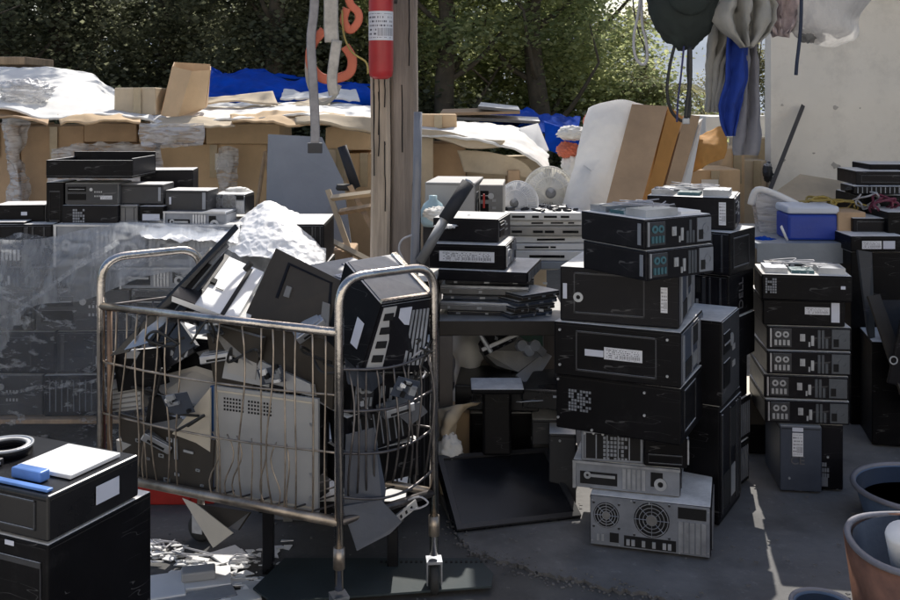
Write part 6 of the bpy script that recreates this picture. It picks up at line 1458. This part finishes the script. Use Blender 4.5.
# under and behind the cart
rc = thing('red_crate', 'red plastic crate standing behind the cart bottom', 'crate', (GX(126,3.75), 3.75, -.02))
MB().rbox(0,.24,0,.3,0,.155,.006).build('crate_body', M['redplastic'], rc); MB().rbox(.235,.33,.01,.3,0,.15,.006).build('crate_end', M['redplastic'], rc)
MB().rbox(-.005,.245,-.006,.3,.155,.17,.003).build('rim', M['redplastic'], rc)
dl = thing('low_trolley', 'low black trolley standing under the cart', 'trolley', (GX(262,3.2), 3.2, -.02))
MB().rbox(0,.035,0,.035,0,.2,.003).build('leg', M['glossblack'], dl); MB().rbox(.4,.435,.0,.035,0,.2,.003).build('leg', M['glossblack'], dl)
MB().rbox(.0,.035,.4,.435,0,.2,.003).build('leg', M['mgrey'], dl); MB().rbox(.4,.435,.4,.435,0,.2,.003).build('leg', M['mgrey'], dl)
MB().rbox(-.01,.46,-.01,.46,.2,.24,.004).build('deck', M['black'], dl)
pc(272, 3.62, -.02, -6, .46, .35, .3, 'black tower lying behind the low trolley', 'black', [('tower_back','front')])
pc(268, 3.85, .285, -4, .5, .35, .28, 'black machine on the tower behind the cart', 'black', [])
pc(376, 3.75, -.02, -4, .2, .3, .6, 'tall black case standing behind the right end of the cart', 'black', [('bezel','front')])
pc(330, 3.95, .57, -4, .42, .3, .22, 'black machine between the post and the cart', 'black', [])
solo('perforated_sheet', MB().poly([Vector((GX(a,GY(b_)*.985), GY(b_), .0)) for a, b_ in ((282,560),(478,560),(494,575),(492,588),(270,604),(250,590))], .006), M['mat'], 'dark teal metal sheet lying flat under the right end of the cart', 'sheet')
mb = MB()
for k in range(22):
    Y = GY(565); x_ = GX(380+k*5, Y); mb.box(x_, x_+.008, Y, Y+.012, .0065, .008)
mb.build('holes', M['hole'], bpy.data.objects['perforated_sheet'])
bpy.data.objects['holes'].location = -bpy.data.objects['perforated_sheet'].location
# small recognisable parts lying in the basket
def pcb(px, py, Y, w_, h_, yaw, pitch, label):
    t = thing('circuit_board', label, 'circuit board', P(px, py, Y), 0, 'circuit boards in the cart'); t.rotation_euler = (R(pitch), R(yaw*.6), R(yaw))
    MB().box(0, w_, -.002, 0, 0, h_).build('board', M['slate'], t)
    for k in range(7):
        x = rnd.uniform(.05,.8)*w_; z_ = rnd.uniform(.05,.8)*h_; MB().rbox(x, x+rnd.uniform(.01,.03), -.012, -.002, z_, z_+rnd.uniform(.008,.02), .001).build('chip', M[rnd.choice(('hole','portw','steel','white'))], t)
pcb(170, 416, 3.1, .1, .07, -24, 15, 'dark circuit board lying above the black perforated plate')
pcb(196, 335, 3.12, .09, .06, -20, -20, 'dark circuit board under the white lid with painted shade')
pcb(262, 385, 3.04, .09, .05, -24, 10, 'narrow dark circuit board resting on the large pale cover')
pcb(390, 395, 2.93, .08, .06, 34, 12, 'dark circuit board inside the right end wires')
for k in range(5):
    rr = random.Random(250+k); cx_, cy_ = ((140,440),(200,365),(300,345),(385,420),(388,372))[k]; Yc = (3.14,3.1,3.0,2.97,3.06)[k]
    t = thing('disk_drive', ['bare disk drive low behind the front wires at the left','bare disk drive on the dull beige cover','bare disk drive tipped on the pale bezel','bare disk drive low inside the right end wires','bare disk drive near the top of the right end wires'][k], 'disk drive', P(cx_, cy_, Yc), 0, 'disk drives in the cart')
    t.rotation_euler = (rr.uniform(-.5,.5), rr.uniform(-.6,.6), rr.uniform(-.6,.6))
    MB().rbox(0,.1,0,.07,0,.025,.003).build('case', M['steel'], t); MB().rbox(.01,.09,.008,.06,.0255,.028,.001).build('cover_plate', M['portw'], t); MB().box(.02,.08,-.001,0,.005,.012).build('connector', M['hole'], t)
# bright debris on the ground
def lay(px, py, w_, d_, h_, yaw, m, label, name='plastic_piece', extra=0, z=-.02):
    Y = GY(py); t = thing(name, label, 'plastic piece', (GX(px,Y), Y, z), R(yaw), 'broken white plastic on the ground')
    MB().rbox(0, w_, 0, d_, 0, h_, .004).build('plate', M[m], t)
    if extra: MB().rbox(w_*.2, w_*.75, d_*.25, d_*.7, h_+.001, h_+.03, .006).build('raised_box', M['lgrey'], t)
lay(145, 600, .12, .16, .02, 18, 'white', 'white flat shell beside the near black tower', 'plastic_shell')
lay(168, 590, .19, .13, .018, 14, 'white', 'white flat shell carrying a raised grey box on the ground', 'plastic_shell', 1)
lay(150, 612, .26, .08, .015, 26, 'slate', 'slate strip between the two white shells', 'plastic_strip')
lay(205, 606, .17, .08, .012, 22, 'papers', 'white broken plate right of the grey box near the bottom edge', 'plastic_plate')
lay(222, 560, .1, .1, .008, 40, 'white', 'square white plate lying behind the other debris', 'plastic_plate')
lay(176, 572, .12, .06, .012, -8, 'white', 'narrow white strip behind the two white shells', 'plastic_strip')
lay(240, 592, .13, .09, .01, 10, 'papers', 'small white plate at the right end of the debris', 'plastic_plate')
mb = MB(); rr = random.Random(3)
for _ in range(150):
    px, py = rr.choice(((155,545),(165,550),(190,562),(215,568),(240,568),(262,552),(250,575),(225,580),(175,548)))
    px += rr.gauss(0,13); py += rr.gauss(0,8)
    if py < 538: continue
    Y = GY(py); s = rr.choice((.006,.012,.02,.03))*rr.uniform(.6,1.3); k = rr.choice((3,4,5)); a0 = rr.uniform(0,6)
    c = Vector((GX(px,Y), Y, -.016+rr.uniform(0,.008))); tilt = Matrix.Rotation(rr.uniform(-.35,.35),4,'X')
    mb.poly([c+tilt @ Vector((math.cos(a0+q*6.283/k)*s*rr.uniform(.5,1.3), math.sin(a0+q*6.283/k)*s*rr.uniform(.4,1), 0)) for q in range(k)], .003)
tag(mb.build('plastic_chips', M['white']), 'white plastic chips scattered on the ground before the cart', 'plastic chips', kind='stuff')
mb = MB()
for _ in range(260):
    Y = rr.uniform(2.9, 3.9); x_ = rr.uniform(-1.1, 1.7); s = rr.uniform(.002,.007)
    mb.box(-s, s, -s*.6, s*.6, 0, s*.5, Matrix.Translation((x_, Y, -.019 if x_ < .1 else .001)) @ Matrix.Rotation(rr.uniform(0,6),4,'Z'))
tag(mb.build('litter', M['concrete']), 'tiny grey crumbs littering the yard floor', 'litter', kind='stuff')
for k, (a, b_, lb) in enumerate(((158,548,'coiled pale wire nearest the near black tower'),(186,556,'coiled pale wire in the middle of the white debris'),(240,560,'coiled pale wire at the right of the white debris'))):
    pts = []; Y = GY(b_); rr = random.Random(k+80)
    for j in range(8): pts.append(Vector((GX(a,Y)+rr.gauss(0,.03), Y+rr.gauss(0,.03), -.01+rr.uniform(0,.03))))
    solo('wire_scrap', MB().tube(smooth_pts(pts, 4), .003, 5), M['cablep'], lb, 'wire', 'wire scraps on the ground', True)

# ================================================================== NEAR LEFT STACK
# near corner of the top machine shows at pixel x 48
YN = 2.17; X0 = GX(48, YN)
yaw = -24
def near(z0_, h_, w_, d_, xo, yo, label, m, det, yw=yaw):
    a = R(yw); x0 = X0+xo-math.cos(a)*w_; y0 = YN+yo-math.sin(a)*w_
    return pc(0, y0, z0_, yw, w_, d_, h_, label, m, det, group='machines stacked in the near left corner', X=x0)
ztp = P(0,497,YN).z
n1 = near(ztp-.1, .1, .36, .285, 0, 0, 'topmost near left desktop, sunlit and open at the top', 'glossblack', [('sticker','right',{'at':(.62,.52,.26,.42),'pm':'stickerplain'}),('side','front',{'rect':(.3,.9,.2,.85),'latch':0})])
near(ztp-.1-.425, .42, .19, .33, .0, .0, 'near left black tower with glossy front under the top desktop', 'black', [('side','front',{'rect':(.1,.9,.05,.9),'latch':0}),('sticker','front',{'at':(.42,.97,.14,.025),'pm':'stickerplain'})])
near(-.02, ztp-.1-.425+.019, .36, .3, .0, .0, 'lowest near left machine on the ground', 'black', [])
near(-.02, .5, .16, .3, -.2, .1, 'second black tower standing behind the near left tower', 'black2', [])
U_, V_, T_ = facetf('top', .36, .33, .1)
MB().rbox(.17,.335,.09,.25,.102,.112,.002).build('inner_lid', M['white'], n1, label='sunlit pale inner lid')
MB().rbox(.2,.29,.045,.075,.102,.126,.004).build('blue_latch', M['paleblue'], n1)
MB().rbox(.1,.345,.012,.03,.1015,.108,.003).build('blue_strip', M['paleblue'], n1)
mb = MB(); ring(mb, .06,.16,.045,.06, Matrix.Translation((0,0,.1)), .0,.022,28); mb.build('fan_ring', M['black2'], n1, True)
mb = MB(); ring(mb, .06,.16,.056,.063, Matrix.Translation((0,0,.119)), .0,.005,28); mb.build('ring_rim', M['portw'], n1, True)
MB().rbox(.03,.12,.02,.1,.1015,.118,.004).build('circuit_block', M['junk'], n1)
for k in range(4):
    rr = random.Random(k+7); MB().tube(smooth_pts([Vector((rr.uniform(.02,.14), rr.uniform(.02,.1), rr.uniform(.11,.14))) for _ in range(5)]), .0025, 5).build('cable', M['cablep'], n1, True)
# mesh cover lying against the near tower, bottom
solo('green_tray', MB().poly([Vector((GX(a,Y), Y, P(0,b_,Y).z)) for a, b_, Y in ((90,600,2.3),(139,577,2.5),(142,600,2.5),(139,625,2.45),(100,640,2.3))], .02), M['green'], 'dark green shell leaning on the near left tower at the bottom edge', 'shell')
